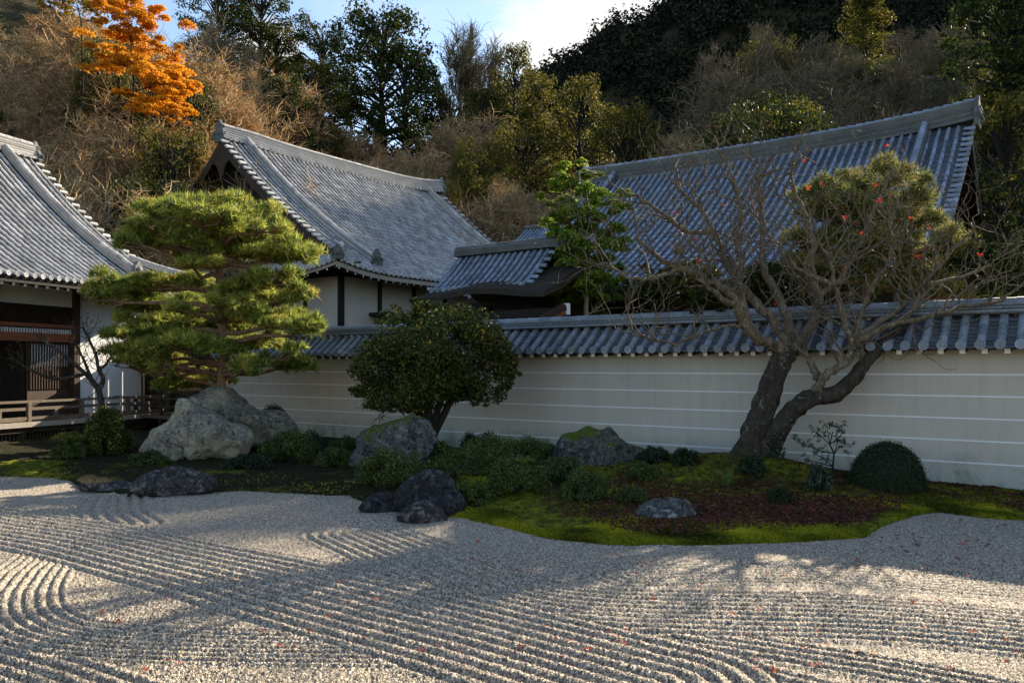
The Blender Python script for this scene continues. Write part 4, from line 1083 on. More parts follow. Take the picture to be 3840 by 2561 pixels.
# ------------------------------------------------------------------ plants
def grow(r, p, d, L, rad, depth, out, nseg=4, wig=.22, up=.08, kids=(3, 5), ratio=.68, spread=.75, rr=.62, first=.3):
    pts = [np.array(p, float)]; d = nrm(d)
    for i in range(nseg):
        d = nrm(d+r.normal(0, wig, 3)+np.array([0, 0, up])); pts.append(pts[-1]+d*L/nseg)
    pts = np.array(pts); rads = np.linspace(rad, rad*.55, nseg+1)
    out.append((pts, rads, depth))
    if depth <= 0: return
    for k in range(r.integers(kids[0], kids[1]+1)):
        tt = r.uniform(first, 1.0) if k else 1.0
        x = tt*nseg; i = min(int(x), nseg-1); q = pts[i]+(pts[i+1]-pts[i])*(x-i)
        base = nrm(pts[i+1]-pts[i]); off = r.normal(size=3); off -= base*(off@base); off = nrm(off)
        sp = spread*r.uniform(.6, 1.25)*(0.55 if k == 0 else 1)
        grow(r, q, base*math.cos(sp)+off*math.sin(sp), L*ratio*r.uniform(.75, 1.15), max(.004, rads[i]*rr), depth-1, out, nseg, wig, up, kids, ratio, spread, rr, first)
def branches_mesh(mb, out, dmin=0, k=5, r=.5):
    for pts, rads, d in out:
        if d >= dmin: tube(mb, pts, rads, k if d > 1 else 3, rng.random())
def fine_twigs(mb, out, dmax, n, ln, w, up=.25, along=.6, r=None):
    P0 = []; D = []
    for pts, rads, d in out:
        if d > dmax: continue
        m = len(pts)-1; x = rng.uniform(0, m, n); i = np.minimum(x.astype(int), m-1)
        seg = pts[i+1]-pts[i]; P0.append(pts[i]+seg*(x-i)[:, None]); D.append(nrm(seg))
    P0 = np.concatenate(P0); D = np.concatenate(D)
    T = nrm(D*along+rng.normal(0, .6, D.shape)+np.array([0, 0, up]))
    L = ln*rng.uniform(.5, 1.2, len(P0))
    mid = P0+T*(L*.5)[:, None]; T2 = nrm(T+rng.normal(0, .35, T.shape)); end = mid+T2*(L*.5)[:, None]
    r_ = rng.random(len(P0))
    twigs(mb, P0, mid, w, w*.8, r_); twigs(mb, mid, end, w*.8, w*.45, r_)
    return end
def pad_points(n, hw, hd, hh, power=.55):
    """points in a flattened dome"""
    th = rng.uniform(0, 2*np.pi, n); q = rng.random(n)**power
    x = q*np.cos(th); y = q*np.sin(th); top = np.sqrt(np.clip(1-q*q, 0, 1))
    z = (rng.random(n)**.45)*top*1.1-.25+rng.normal(0, .12, n)
    return np.stack([x*hw, y*hd, z*hh], -1)
def needle_tufts(mb, C, length, n=11, w=.0065, up=.55, r=None):
    m = len(C); ax = nrm(rng.normal(0, .45, (m, 3))+np.array([0, 0, up]))
    D = nrm(ax[:, None]*.75+rng.normal(0, .62, (m, n, 3)))
    L = length*rng.uniform(.7, 1.15, (m, n, 1))
    B = nrm(np.cross(D, rng.normal(size=(m, n, 3))))*w
    c = C[:, None]
    V = np.stack([c-B, c+B, c+D*L], 2).reshape(-1, 3)
    rr = rng.random(m) if r is None else r
    rr = np.clip(np.repeat(rr, n)+rng.normal(0, .1, m*n), 0, 1)
    mb.add(V, np.arange(m*n*3).reshape(-1, 3), rr)
def pine(name, label, trunk_uv, pads, Y, mat, seed, tr0=.17, dens=330, length=.19, mat_bark='bark_pine', depth_spread=1.9, group=None, w=.0065):
    r = np.random.default_rng(seed)
    base = P(*trunk_uv[0], Y); base[2] = ground_z(base[0], base[1]) if Y < 24 and name == 'garden_pine' else 0.0
    root = empty(name, base, label, 'pine tree', group)
    tp = np.array([base-np.array([0, 0, .1])]+[P(u, v, Y+r.uniform(-.1, .1)) for u, v in trunk_uv[1:]])
    mb = MB(); q = tp
    for _ in range(2): q = np.concatenate([q[:1], np.stack([.75*q[:-1]+.25*q[1:], .25*q[:-1]+.75*q[1:]], 1).reshape(-1, 3), q[-1:]])
    tube(mb, q, np.linspace(tr0, tr0*.3, len(q)), 10, .5, .06)
    trunk = mb.build('trunk', mat_bark, root, smooth=True)
    nb = MB(); bb = MB()
    for (u, v, hw, hh) in pads:
        s = Y/1867.0
        off = r.uniform(-1, 1)*depth_spread*math.sqrt(max(.1, 1-min(.9, (abs(u-trunk_uv[-1][0])/330)**2)))
        c = P(u, v, Y+off); c0 = P(u, v, Y); 
        hwm = hw*s*1.0; hhm = hh*s
        # bough from trunk to pad, slightly sagging then rising
        zt = c[2]-.25
        k = np.argmin(abs(q[:, 2]-min(zt, q[:, 2].max()))); st = q[k]
        mid = (st+c)/2+np.array([r.uniform(-.1, .1), r.uniform(-.1, .1), -.05]); en = c-np.array([0, 0, hhm*.35])
        bp = np.array([st, st*.6+mid*.4+r.normal(0, .05, 3), mid+r.normal(0, .07, 3), mid*.4+en*.6+r.normal(0, .05, 3), en])
        tube(bb, bp, np.linspace(.075, .03, 5), 6, r.random())
        for _ in range(9):
            th = r.uniform(0, 6.28); e2 = c+np.array([math.cos(th)*hwm*.8, math.sin(th)*hwm*.7, -hhm*.1+r.normal(0, .03)])
            m2 = (en+e2)/2+r.normal(0, .06, 3); tube(bb, [bp[3], (bp[3]+m2)/2+r.normal(0, .04, 3), m2, e2], [.03, .022, .016, .008], 4, r.random())
        n = int(dens*(hwm**2)*2.2*2.0)+60
        # each pad is a loose cluster of small shaggy domes
        nd = max(5, int(hw/7)); th = r.uniform(0, 6.28, nd); rr_ = np.sqrt(r.random(nd))*.95
        for a_, b_ in zip(th, rr_):
            cc = c+np.array([math.cos(a_)*b_*hwm, math.sin(a_)*b_*hwm*.9, r.normal(0, .55)*hhm+hhm*.5*(1-b_)-hhm*.2])
            k_ = r.uniform(.30, .52)
            pts = pad_points(max(10, n//nd), hwm*k_, hwm*k_, hhm*r.uniform(.7, 1.15), .75)+cc
            needle_tufts(nb, pts, length*r.uniform(.85, 1.2), 8, w, .75, np.clip(r.random(len(pts))*.8+.35*r.random()-.08, 0, 1))
    bb.build('boughs', mat_bark, root, smooth=True)
    nb.build('crown', mat, root)
    return root
garden_pads = [(470, 472, 95, 26), (400, 492, 85, 26), (560, 494, 88, 28), (352, 528, 62, 24), (500, 532, 120, 24), (610, 522, 48, 22), (320, 556, 42, 15),
    (620, 585, 95, 26), (540, 578, 70, 22), (682, 584, 38, 18), (440, 602, 62, 16), (290, 655, 85, 24), (238, 680, 45, 18), (360, 650, 70, 20), (400, 692, 90, 20),
    (615, 650, 66, 22), (664, 682, 52, 24), (560, 672, 78, 18), (480, 728, 105, 22), (640, 735, 80, 22), (702, 752, 42, 16), (380, 742, 90, 20), (318, 765, 66, 20),
    (440, 795, 95, 22), (600, 785, 72, 18), (684, 832, 55, 17), (330, 803, 78, 22), (296, 834, 46, 15), (390, 852, 58, 26), (470, 868, 78, 22), (400, 884, 42, 12), (512, 850, 36, 16), (450, 645, 70, 16), (340, 704, 70, 16), (560, 725, 60, 16), (430, 548, 80, 18), (460, 500, 80, 20)]
garden_pads = [(u, v+3, hw, hh*.85) for u, v, hw, hh in garden_pads]+[(random.uniform(290, 680), random.uniform(480, 860), 26, 11) for _ in range(26)]
pine('garden_pine', 'layered green pine tree behind the big boulders, left of the wall', [(512, 1000), (508, 900), (516, 800), (506, 700), (503, 600), (498, 500)], garden_pads, 21.6, 'pine_needles', 3, dens=200, length=.21, w=.011)
right_pads = [(2000, 424, 76, 24), (1930, 446, 50, 20), (2072, 446, 60, 25), (1900, 492, 70, 30), (2000, 490, 100, 32), (2100, 505, 52, 28), (1870, 560, 70, 28), (1960, 572, 90, 28), (2070, 565, 80, 30), (1850, 622, 60, 24), (1950, 640, 90, 24), (2060, 635, 90, 26), (2140, 622, 60, 28), (2182, 562, 40, 22), (2150, 682, 60, 18)]
pine('courtyard_pine', 'olive pine with rusty needles behind the wall on the right', [(1990, 800), (1985, 700), (1995, 600), (1990, 480)], [(u, v, hw*1.1, hh*1.25) for u, v, hw, hh in right_pads], 19.4, 'pine_needles_dry', 9, .14, 210, .2, depth_spread=1.2, w=.010)

def crown_points(n, c, rad, lumps, seed, fill=.35, lump_r=.33):
    """points on the lumpy shell of an ellipsoid crown"""
    r = np.random.default_rng(seed)
    L = nrm(r.normal(size=(lumps, 3)))*r.uniform(.55, .82, (lumps, 1))
    k = r.integers(0, lumps, n)
    D = nrm(r.normal(size=(n, 3))); D = nrm(D+.5*nrm(L[k]))
    q = L[k]+D*lump_r*(r.random((n, 1))**fill)
    return c+q*np.asarray(rad), nrm(D*np.asarray(rad)[::-1]*0+D)
def camellia():
    Y = 18.9; base = P(985, 0, Y); base[2] = ground_z(base[0], base[1])
    root = empty('camellia_tree', base, 'rounded dark glossy camellia tree with yellowed top leaves before the wall', 'tree')
    s = Y/1867
    c = P(1000, 838, Y); r = np.random.default_rng(5)
    mb = MB()
    for (u, v, rad) in ((930, 900, .07), (965, 880, .08), (1020, 890, .09), (1050, 880, .07), (985, 860, .07)):
        e = P(u, v, Y+r.uniform(-.4, .4)); m1 = base+np.array([r.uniform(-.12, .12), r.uniform(-.1, .1), .35]); m2 = (m1+e)/2+r.normal(0, .06, 3)
        tube(mb, [base+np.array([r.uniform(-.1, .1), 0, -.1]), m1, m2, e, c+r.normal(0, .5, 3)], [.15, .11, .085, .06, .02], 8, .5, .06)
        o = []
        for _ in range(4): grow(r, e, r.normal(size=3)+np.array([(u-985)*.02, 0, .4]), .7, .03, 2, o, 3, .25, .1, (2, 4))
        branches_mesh(mb, o)
    mb.build('trunk', 'bark_dark', root, smooth=True)
    lb = MB()
    Cs = []; Ns = []
    for (u, v, ru, rv, n, dz) in ((1000, 800, 165, 112, 12500, 0), (930, 850, 125, 95, 6500, -.5), (1090, 840, 98, 95, 5600, .1), (850, 900, 55, 38, 900, -.2), (1150, 870, 38, 30, 500, .1), (1010, 730, 90, 48, 3200, 0), (960, 905, 120, 45, 2400, .2), (1070, 900, 70, 30, 900, .3), (820, 893, 24, 14, 160, 0), (1180, 858, 16, 14, 90, 0), (905, 720, 26, 20, 260, 0), (1075, 715, 30, 20, 280, .1), (1125, 765, 24, 22, 240, -.2), (860, 790, 26, 26, 280, -.2), (960, 692, 22, 12, 170, 0), (1165, 815, 20, 20, 160, 0), (835, 850, 22, 18, 170, .1), (900, 935, 30, 12, 220, .1), (1110, 925, 26, 12, 180, 0)):
        p_, n_ = crown_points(n, P(u, v, Y+dz), (ru*s, ru*s*.85, rv*s), max(6, int(ru/4)), int(u+v), .4)
        Cs.append(p_); Ns.append(n_)
    C = np.concatenate(Cs); N = np.concatenate(Ns)
    hgt = (C[:, 2]-c[2])/(1.4); rr = rng.random(len(C))*.93
    top = (hgt > .25) & (rng.random(len(C)) < .16*np.clip(hgt, 0, 1)); rr[top] = rng.uniform(.93, 1, top.sum())
    spots = rng.random(len(C)) < .008; rr[spots] = 1
    leaves(lb, C, N+rng.normal(0, .6, C.shape)+np.array([0, 0, .35]), rng.uniform(.065, .11, len(C)), .55, rr)
    lb.build('crown', 'camellia_leaves', root)
camellia()

def bush(name, label, u, Y, w, d, h, mat, n=3500, leaf=.05, seed=1, lumps=40, dome=.0, cat='shrub', group='clipped shrubs on the moss', gold=0):
    r = np.random.default_rng(seed); q = foot(u, Y); z = ground_z(*q)
    root = empty(name, (q[0], q[1], z), label, cat, group)
    mb = MB()
    for k in range(9):
        th = r.uniform(0, 6.28); e = np.array([math.cos(th)*w*.36, math.sin(th)*d*.36, h*r.uniform(.45, .8)])
        tube(mb, np.array([[0, 0, -.05], e*.35+np.array([0, 0, h*.08]), e])+np.array([q[0], q[1], z]), [.02, .014, .006], 4, .5)
    mb.build('stems', 'bark_dark', root)
    if dome:   # clipped: dense even dome
        D = nrm(r.normal(size=(n, 3))); D[:, 2] = abs(D[:, 2])*1.0-.25*(r.random(n) < .3)
        D = nrm(D); C = D*(r.uniform(.90, 1.0, (n, 1))+.03*r.normal(size=(n, 1))); N = D
        # squarer shoulders
        C = C*np.array([w/2, d/2, h])
        C[:, 2] = np.where(C[:, 2] < 0, C[:, 2]*.6, C[:, 2])
    else:
        L = r.normal(size=(lumps, 3)); L[:, 2] = abs(L[:, 2]); L = nrm(L)*r.uniform(.5, .85, (lumps, 1)); k = r.integers(0, lumps, n)
        D = nrm(r.normal(size=(n, 3))+np.array([0, 0, .5])); C = (L[k]+D*.24*(r.random((n, 1))**.4))*np.array([w/2, d/2, h]); N = D
    C = C+np.array([q[0], q[1], z+.02]); C[:, 2] = np.maximum(C[:, 2], z-.02)
    lb = MB(); leaves(lb, C, N+r.normal(0, .5, C.shape)+np.array([0, 0, .3]), leaf*r.uniform(.7, 1.25, n), .6, None)
    lb.build('crown', mat, root)
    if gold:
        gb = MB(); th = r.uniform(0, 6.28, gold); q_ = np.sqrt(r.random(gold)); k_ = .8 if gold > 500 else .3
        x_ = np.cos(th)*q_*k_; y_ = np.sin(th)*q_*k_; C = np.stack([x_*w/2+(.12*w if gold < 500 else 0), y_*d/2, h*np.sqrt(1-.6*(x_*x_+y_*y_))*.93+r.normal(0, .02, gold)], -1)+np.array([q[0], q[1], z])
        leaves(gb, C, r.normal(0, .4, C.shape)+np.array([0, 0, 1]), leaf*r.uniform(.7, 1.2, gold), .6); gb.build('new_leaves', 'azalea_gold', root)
    if dome:
        cb = MB(); th, ph = np.meshgrid(np.linspace(0, 2*np.pi, 25)[:-1], np.linspace(.02, 1.75, 9))
        V = np.stack([np.cos(th)*np.sin(ph)*w*.44, np.sin(th)*np.sin(ph)*d*.44, np.cos(ph)*h*.92], -1)+np.array([q[0], q[1], z])
        i, j = np.meshgrid(np.arange(8), np.arange(24), indexing='ij'); j2 = (j+1) % 24
        cb.add(V.reshape(-1, 3), np.stack([i*24+j, i*24+j2, (i+1)*24+j2, (i+1)*24+j], -1).reshape(-1, 4), 0); cb.build('inner_twigs', 'bark_dark', root)
    return root
bush('clipped_ball', 'smooth round clipped dark green ball shrub against the right wall', 2037, 14.35, 1.27, 1.2, .78, 'box_leaves', 15000, .036, 4, dome=1)
bush('clipped_ball', 'dark rounded clipped shrub behind the big boulders', 628, 22.0, 1.05, 1.0, 1.05, 'box_leaves', 6000, .05, 5, dome=1)
bush('azalea_shrub', 'dark spreading azalea right of the big boulders', 668, 18.6, 1.55, 1.2, .80, 'azalea_leaves', 7000, .05, 6)
bush('azalea_shrub', 'low green azalea between the pointed boulder and the dark rocks', 905, 14.9, 1.65, 1.1, .62, 'azalea_leaves', 8000, .045, 7)
bush('azalea_shrub', 'large green azalea mound left of the moss-capped boulder', 1165, 15.8, 2.1, 1.4, .80, 'azalea_leaves', 9500, .045, 8)
bush('azalea_shrub', 'green azalea mound with a yellow sprig, nearest the gravel', 1185, 13.6, 1.30, 1.0, .60, 'azalea_leaves', 7500, .042, 9, gold=130)
bush('azalea_shrub', 'small round azalea below the moss-capped boulder', 1338, 13.3, .92, .8, .50, 'azalea_leaves', 5500, .04, 10)
bush('azalea_shrub', 'little flat azalea left of the white-spotted rock', 1450, 13.1, .6, .5, .27, 'azalea_leaves', 3000, .036, 11)
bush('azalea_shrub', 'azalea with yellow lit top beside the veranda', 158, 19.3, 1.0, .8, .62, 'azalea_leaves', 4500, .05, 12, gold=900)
bush('evergreen_shrub', 'dark broadleaf shrub in front of the veranda rail', 245, 19.9, 1.35, 1.1, 1.28, 'camellia_leaves', 6500, .075, 14)
bush('evergreen_shrub', 'dark leafy shrub at the right foot of the camellia', 1020, 17.6, .5, .5, .50, 'azalea_leaves', 1800, .06, 15)
bush('evergreen_shrub', 'small greyish shrub below the thin sapling', 1882, 13.9, .58, .5, .42, 'grey_leaves', 2600, .055, 16)
bush('evergreen_shrub', 'tiny dark shrub among fallen leaves right of the maple foot', 1790, 13.0, .44, .4, .30, 'box_leaves', 1800, .045, 17)
bush('evergreen_shrub', 'low dark leafy tuft left of the maple trunk', 1578, 15.6, .6, .5, .34, 'box_leaves', 1500, .05, 18)
bush('evergreen_shrub', 'dark leafy tuft right under the maple trunk', 1728, 14.7, .62, .5, .36, 'box_leaves', 1800, .05, 19)
bush('evergreen_shrub', 'thin leafy tuft between maple trunk and sapling', 1782, 15.6, .42, .4, .5, 'grey_leaves', 260, .06, 20)
for i, (u, Y, w, h, lab) in enumerate(((720, 21.0, 1.6, .5, 'dark shrub along the wall foot left of the camellia'), (800, 20.6, 1.2, .42, 'low dark shrub along the wall behind the pointed boulder'), (1105, 20.2, 1.3, .55, 'dark shrub along the wall right of the camellia'), (1215, 19.4, 1.5, .40, 'low shrub along the wall between camellia and moss-capped boulder'), (570, 17.4, 1.3, .3, 'low dark ground shrub before the big boulders'), (1010, 14.6, .9, .42, 'leafy green shrub above the rounded blackish rock'), (1500, 16.0, .8, .28, 'mossy low shrub on the right shoulder of the moss-capped boulder'))):
    bush('evergreen_shrub', lab, u, Y, w, .7, h, 'azalea_leaves' if i % 2 else 'box_leaves', 2600, .055, 40+i)

for i, (u, Y, w, dd, h, lab) in enumerate(((1120, 18.2, 1.5, 1.0, .55, 'green azalea mound on the slope right of the camellia foot'), (1060, 16.6, 1.1, .9, .5, 'mid-green azalea behind the leafy shrub above the dark rocks'), (1250, 17.3, 1.2, .9, .5, 'azalea mound touching the left side of the moss-capped boulder'), (1290, 14.7, 1.0, .8, .42, 'low azalea between the two front azalea mounds and the moss-capped boulder'), (770, 17.8, .9, .8, .45, 'dark azalea left of the pointed boulder'), (1090, 13.2, .8, .6, .34, 'low green azalea right behind the dark rocks'), (340, 18.0, 1.2, .7, .30, 'low dark shrub at the left foot of the pale boulder'), (1480, 15.0, .7, .6, .30, 'small azalea in the red leaves below the moss-capped boulder'))):
    bush('azalea_shrub', lab, u, Y, w, dd, h, 'azalea_leaves', 3600, .045, 70+i)
def sapling():
    Y = 14.75; base = P(1915, 0, Y); base[2] = ground_z(base[0], base[1])
    root = empty('sapling', base, 'thin sapling with sparse grey-green leaves before the right wall', 'sapling')
    mb = MB(); lb = MB(); r = np.random.default_rng(8)
    main = [base+np.array([0, 0, -.05]), P(1912, 1070, Y), P(1915, 1040, Y), P(1905, 1020, Y), P(1912, 990, Y)]
    tube(mb, main, [.022, .018, .016, .012, .008], 6, .5)
    tips = []
    for (k, uv) in ((1, [(1895, 1055), (1870, 1040), (1862, 1015)]), (2, [(1930, 1022), (1945, 1025)]), (3, [(1885, 1000), (1868, 985)]), (3, [(1930, 1000), (1938, 980)]), (2, [(1890, 1035), (1850, 1022), (1832, 1010)]), (3, [(1900, 990), (1898, 972)]), (2, [(1925, 1010), (1918, 975)]), (1, [(1880, 1062), (1850, 1055)])):
        pts = [main[k]]+[P(u, v, Y+r.uniform(-.25, .25)) for u, v in uv]
        tube(mb, pts, np.linspace(.011, .004, len(pts)), 4, .5)
        for q in pts[1:]:
            for _ in range(6): tips.append(q+r.normal(0, .055, 3))
    tips = np.array(tips); C = np.repeat(tips, 6, 0); A = nrm(r.normal(0, 1, (len(C), 3))+np.array([0, 0, .35])); C = C+A*.03
    mb.build('trunk', 'bark_dark', root); leaves(lb, C, r.normal(0, .6, C.shape)+np.array([0, 0, .6]), r.uniform(.05, .085, len(C)), .36, None, A); lb.build('crown', 'grey_leaves', root)
sapling()
def fern(u, Y, label, s=1.0, seed=1):
    r = np.random.default_rng(seed); q = foot(u, Y); z = ground_z(*q); root = empty('fern', (q[0], q[1], z), label, 'fern')
    for k in range(6):
        th = r.uniform(0, 6.28); ln = .30*s*r.uniform(.7, 1.2); x = np.linspace(0, 1, 12)
        stem = np.stack([np.cos(th)*x*ln*.7, np.sin(th)*x*ln*.7, np.sin(x*2.0)*ln*.9], -1)+np.array([q[0], q[1], z])
        mb = MB(); T = nrm(np.gradient(stem, axis=0)); S = nrm(np.cross(T, [0, 0, 1.0])); C = []; A = []
        for sg in (-1, 1):
            ll = .085*s*np.sin(np.clip(x*1.05+.12, 0, 1)*np.pi)**.7
            C.append(stem[1:]+S[1:]*sg*ll[1:, None]*.5); A.append(S[1:]*sg)
        C = np.concatenate(C); A = np.concatenate(A)
        leaves(mb, C, np.cross(A, np.tile(T[1:], (2, 1))), np.tile(.085*s*np.sin(np.clip(x[1:]*1.05+.12, 0, 1)*np.pi)**.7+.01, 2), .35, None, A, .02); tube(mb, stem, np.linspace(.005, .001, 12), 3, .2)
        mb.build('frond', 'fern_leaves', root)
fern(1665, 14.2, 'small bright green fern in the red leaf litter left of the maple foot', 1.0, 3)
fern(1542, 15.9, 'grassy fern on the right shoulder of the moss-capped boulder', .8, 4)

# ------------------------------------------------------------------ the bare maple
def limb(uvd, Y):
    q = np.array([P(u, v, Y+dy) for u, v, dy in uvd])
    for _ in range(2): q = np.concatenate([q[:1], np.stack([.75*q[:-1]+.25*q[1:], .25*q[:-1]+.75*q[1:]], 1).reshape(-1, 3), q[-1:]])
    return q
def maple():
    Y = 16.0; base = P(1712, 0, Y); base[2] = ground_z(base[0], base[1])
    root = empty('bare_maple', base, 'bare twisted maple with two trunks and a few red leaves before the wall', 'tree')
    r = np.random.default_rng(17); s = Y/1867
    t1 = limb([(1698, 1085, 0), (1712, 1050, 0), (1735, 990, 0), (1752, 940, .02), (1772, 880, .05), (1795, 825, .05), (1812, 800, .05)], Y)
    t2 = limb([(1752, 1085, -.1), (1762, 1040, -.15), (1785, 990, -.2), (1815, 945, -.25), (1860, 910, -.3), (1915, 908, -.35), (1955, 875, -.4), (1985, 835, -.4), (2010, 808, -.4), (2045, 770, -.45), (2085, 735, -.5)], Y)
    mb = MB()
    tube(mb, t1, np.interp(np.linspace(0, 1, len(t1)), [0, .08, .25, .6, .85, 1], np.array([56, 43, 31, 26, 25, 25])*s), 14, .5, .085)
    tube(mb, t2, np.interp(np.linspace(0, 1, len(t2)), [0, .1, .3, .5, .7, 1], np.array([32, 26, 21, 19, 14, 8])*s), 14, .5, .085)
    trunk = mb.build('trunk', 'bark_maple', root, smooth=True)
    mb = MB()   # mossy root flare
    for (u, v, rr) in ((1676, 1084, 17), (1690, 1090, 20), (1735, 1092, 18), (1782, 1084, 13), (1705, 1094, 22), (1755, 1094, 15)):
        e = P(u, v, Y-.25); e[2] = ground_z(e[0], e[1])-.06
        st = P(1722+(u-1712)*.25, 1000, Y)
        tube(mb, [st, (st+e)/2+np.array([(u-1712)*.0008, -.04, -.05]), e], np.array([.5, .85, .62])*rr*s, 9, .5, .16)
    mb.build('root_flare', 'bark_moss', root, smooth=True)
    LIMBS = [  # (points, start radius in survey units)
        ([(1805, 806, 0), (1775, 792, -.1), (1735, 775, -.2), (1708, 742, -.3), (1692, 700, -.4), (1668, 665, -.5), (1620, 640, -.6), (1560, 618, -.7), (1500, 590, -.8), (1462, 545, -.8)], 20),
        ([(1812, 805, .1), (1790, 760, .2), (1760, 720, .3), (1722, 680, .4), (1690, 640, .4), (1660, 590, .5), (1640, 530, .5), (1600, 470, .6), (1545, 420, .6)], 18),
        ([(1815, 800, .2), (1812, 750, .5), (1795, 690, .7), (1760, 640, .8), (1745, 570, .9), (1755, 500, 1.0), (1735, 430, 1.0), (1745, 375, 1.0)], 17),
        ([(1815, 805, 0), (1845, 775, .3), (1872, 735, .5), (1880, 680, .7), (1858, 620, .8), (1870, 560, .9), (1850, 490, 1.0), (1815, 430, 1.1), (1820, 370, 1.1)], 19),
        ([(1738, 776, -.2), (1712, 730, -.1), (1700, 660, .0), (1698, 600, .1), (1690, 540, .1), (1700, 480, .2), (1690, 420, .2), (1660, 360, .2)], 13),
        ([(1692, 700, -.4), (1655, 690, -.7), (1625, 655, -.9), (1600, 640, -1.0)], 11),
        ([(1880, 865, -.3), (1862, 832, -.2), (1835, 802, -.1)], 15),
        ([(1872, 903, -.3), (1884, 868, -.45), (1915, 845, -.55), (1950, 830, -.6), (1962, 795, -.6), (1942, 755, -.65), (1930, 700, -.7), (1914, 650, -.75), (1915, 605, -.8), (1880, 560, -.8)], 15),
        ([(1955, 800, -.6), (1995, 770, -.7), (2040, 745, -.8), (2100, 735, -.9), (2160, 715, -1.0), (2230, 700, -1.1), (2300, 690, -1.1)], 11),
        ([(1958, 790, -.6), (2010, 745, -.5), (2060, 715, -.3), (2110, 665, -.2), (2150, 610, -.1), (2200, 560, 0), (2240, 520, 0)], 11),
        ([(2045, 770, -.45), (2085, 735, -.5), (2105, 690, -.5), (2140, 650, -.5), (2200, 640, -.4), (2270, 610, -.4)], 9),
        ([(1915, 650, -.75), (1870, 640, -.9), (1825, 610, -1.0), (1790, 560, -1.0)], 8),
        ([(1880, 680, .7), (1930, 640, .9), (1960, 580, 1.0), (1990, 520, 1.1), (2020, 450, 1.2), (2050, 390, 1.2)], 10),
        ([(1560, 618, -.7), (1500, 640, -.9), (1440, 640, -1.0), (1400, 610, -1.1)], 7),
        ([(1640, 530, .5), (1590, 540, .3), (1530, 500, .2), (1480, 460, .1), (1430, 440, .0)], 8),
        ([(1705, 745, -.3), (1650, 750, -.6), (1590, 780, -.8), (1530, 790, -.9), (1450, 765, -1.0)], 5),
        ([(1984, 836, -.4), (1975, 790, -.3), (1968, 745, -.2), (1985, 700, -.1), (2010, 640, 0), (2040, 600, 0), (2060, 540, 0)], 9),
    ]
    tw = MB(); tipsall = []
    for pts, rad in LIMBS:
        q = limb(pts, Y); q[1:-1] += r.normal(0, .018, q[1:-1].shape)
        rad = rad*.78; bm_ = MB(); tube(bm_, q, np.linspace(rad, max(2.4, rad*.24), len(q))*s, 8, .5, .06)
        o = []
        n = len(q); acc = np.r_[0, np.cumsum(np.linalg.norm(np.diff(q, axis=0), axis=1))]
        for k in range(int(acc[-1]*3.1)+3):
            x = r.uniform(.28, 1.0)*(n-1) if k else n-1; i = min(int(x), n-2)
            base_d = nrm(q[i+1]-q[i]); off = r.normal(size=3)*np.array([1, 1, .55])+np.array([0, 0, .75]); off -= base_d*(off@base_d)*.6
            rr0 = max(.009, .55*np.linspace(rad, max(2.6, rad*.22), n)[i]*s)
            grow(r, q[i]+(q[i+1]-q[i])*(x-i), nrm(base_d*.7+nrm(off)), r.uniform(.55, 1.2), min(.024, rr0*1.0), 2, o, 5, .36, .13, (2, 3), .66, .7, .66)
        for p_, ra, d in o:
            if d >= 1: tube(bm_, p_, ra, 5, r.random())
            else: tube(tw, p_, ra*.9+.0015, 3, r.random()); tipsall.append(p_[-1])
        bm_.build('limb', 'bark_limb_sunlit', root, smooth=True)
    tw.build('twigs', 'bark_limb_sunlit', root)
    tips = np.array(tipsall)
    pick = tips[r.choice(len(tips), 150, replace=False)]
    lb = MB()
    for q in pick[:34]:
        k = 5; A = nrm(r.normal(size=(k, 3))); leaves(lb, np.tile(q, (k, 1))+A*.03, np.tile(nrm(r.normal(size=3)), (k, 1)), .075, .35, r.random(k), A, .03)
    lb.build('red_leaves', 'red_leaves', root)
    lb = MB(); C = np.repeat(pick[34:], 2, 0)+r.normal(0, .04, (232, 3)); leaves(lb, C, r.normal(size=C.shape), r.uniform(.02, .045, len(C)), .5); lb.build('dry_leaves', 'bronze_leaves', root)
maple()

def small_maple():
    Y = 20.6; base = P(238, 0, Y); base[2] = ground_z(base[0], base[1])
    root = empty('small_maple', base, 'small crooked maple with withered reddish leaves in front of the left hall', 'tree')
    r = np.random.default_rng(23); s = Y/1867; mb = MB(); lb = MB(); tips = []; o = []
    for pts, rad in (([(240, 1010, 0), (236, 940, 0), (228, 895, 0), (212, 872, 0), (182, 845, -.1), (150, 815, -.2), (118, 795, -.3), (85, 770, -.3)], 8), ([(228, 895, 0), (240, 870, .1), (226, 850, .1), (222, 815, .1), (205, 780, .1), (190, 750, .1)], 6), ([(195, 858, -.1), (150, 870, -.3), (110, 868, -.4), (75, 850, -.5), (50, 838, -.5)], 5), ([(212, 872, 0), (190, 820, .2), (175, 790, .3)], 4), ([(226, 850, .1), (250, 830, .2), (268, 800, .2)], 4)):
        q = limb(pts, Y); tube(mb, q, np.linspace(rad, 2, len(q))*s, 7, .5, .06)
        for k in range(16):
            i = r.integers(len(q)//3, len(q)-1); grow(r, q[i], nrm(q[i+1]-q[i])+r.normal(0, .8, 3)+np.array([0, 0, .3]), .42, .012, 1, o, 3, .3, .1, (2, 4))
    branches_mesh(mb, o); mb.build('trunk', 'bark_maple', root, smooth=True)
    ends = np.array([p_[-1] for p_, _, _ in o]); C = np.repeat(ends[::2], 3, 0); C = C+r.normal(0, .05, C.shape)
    leaves(lb, C, r.normal(size=C.shape), r.uniform(.03, .07, len(C)), .5); lb.build('withered_leaves', 'bronze_leaves', root)
small_maple()

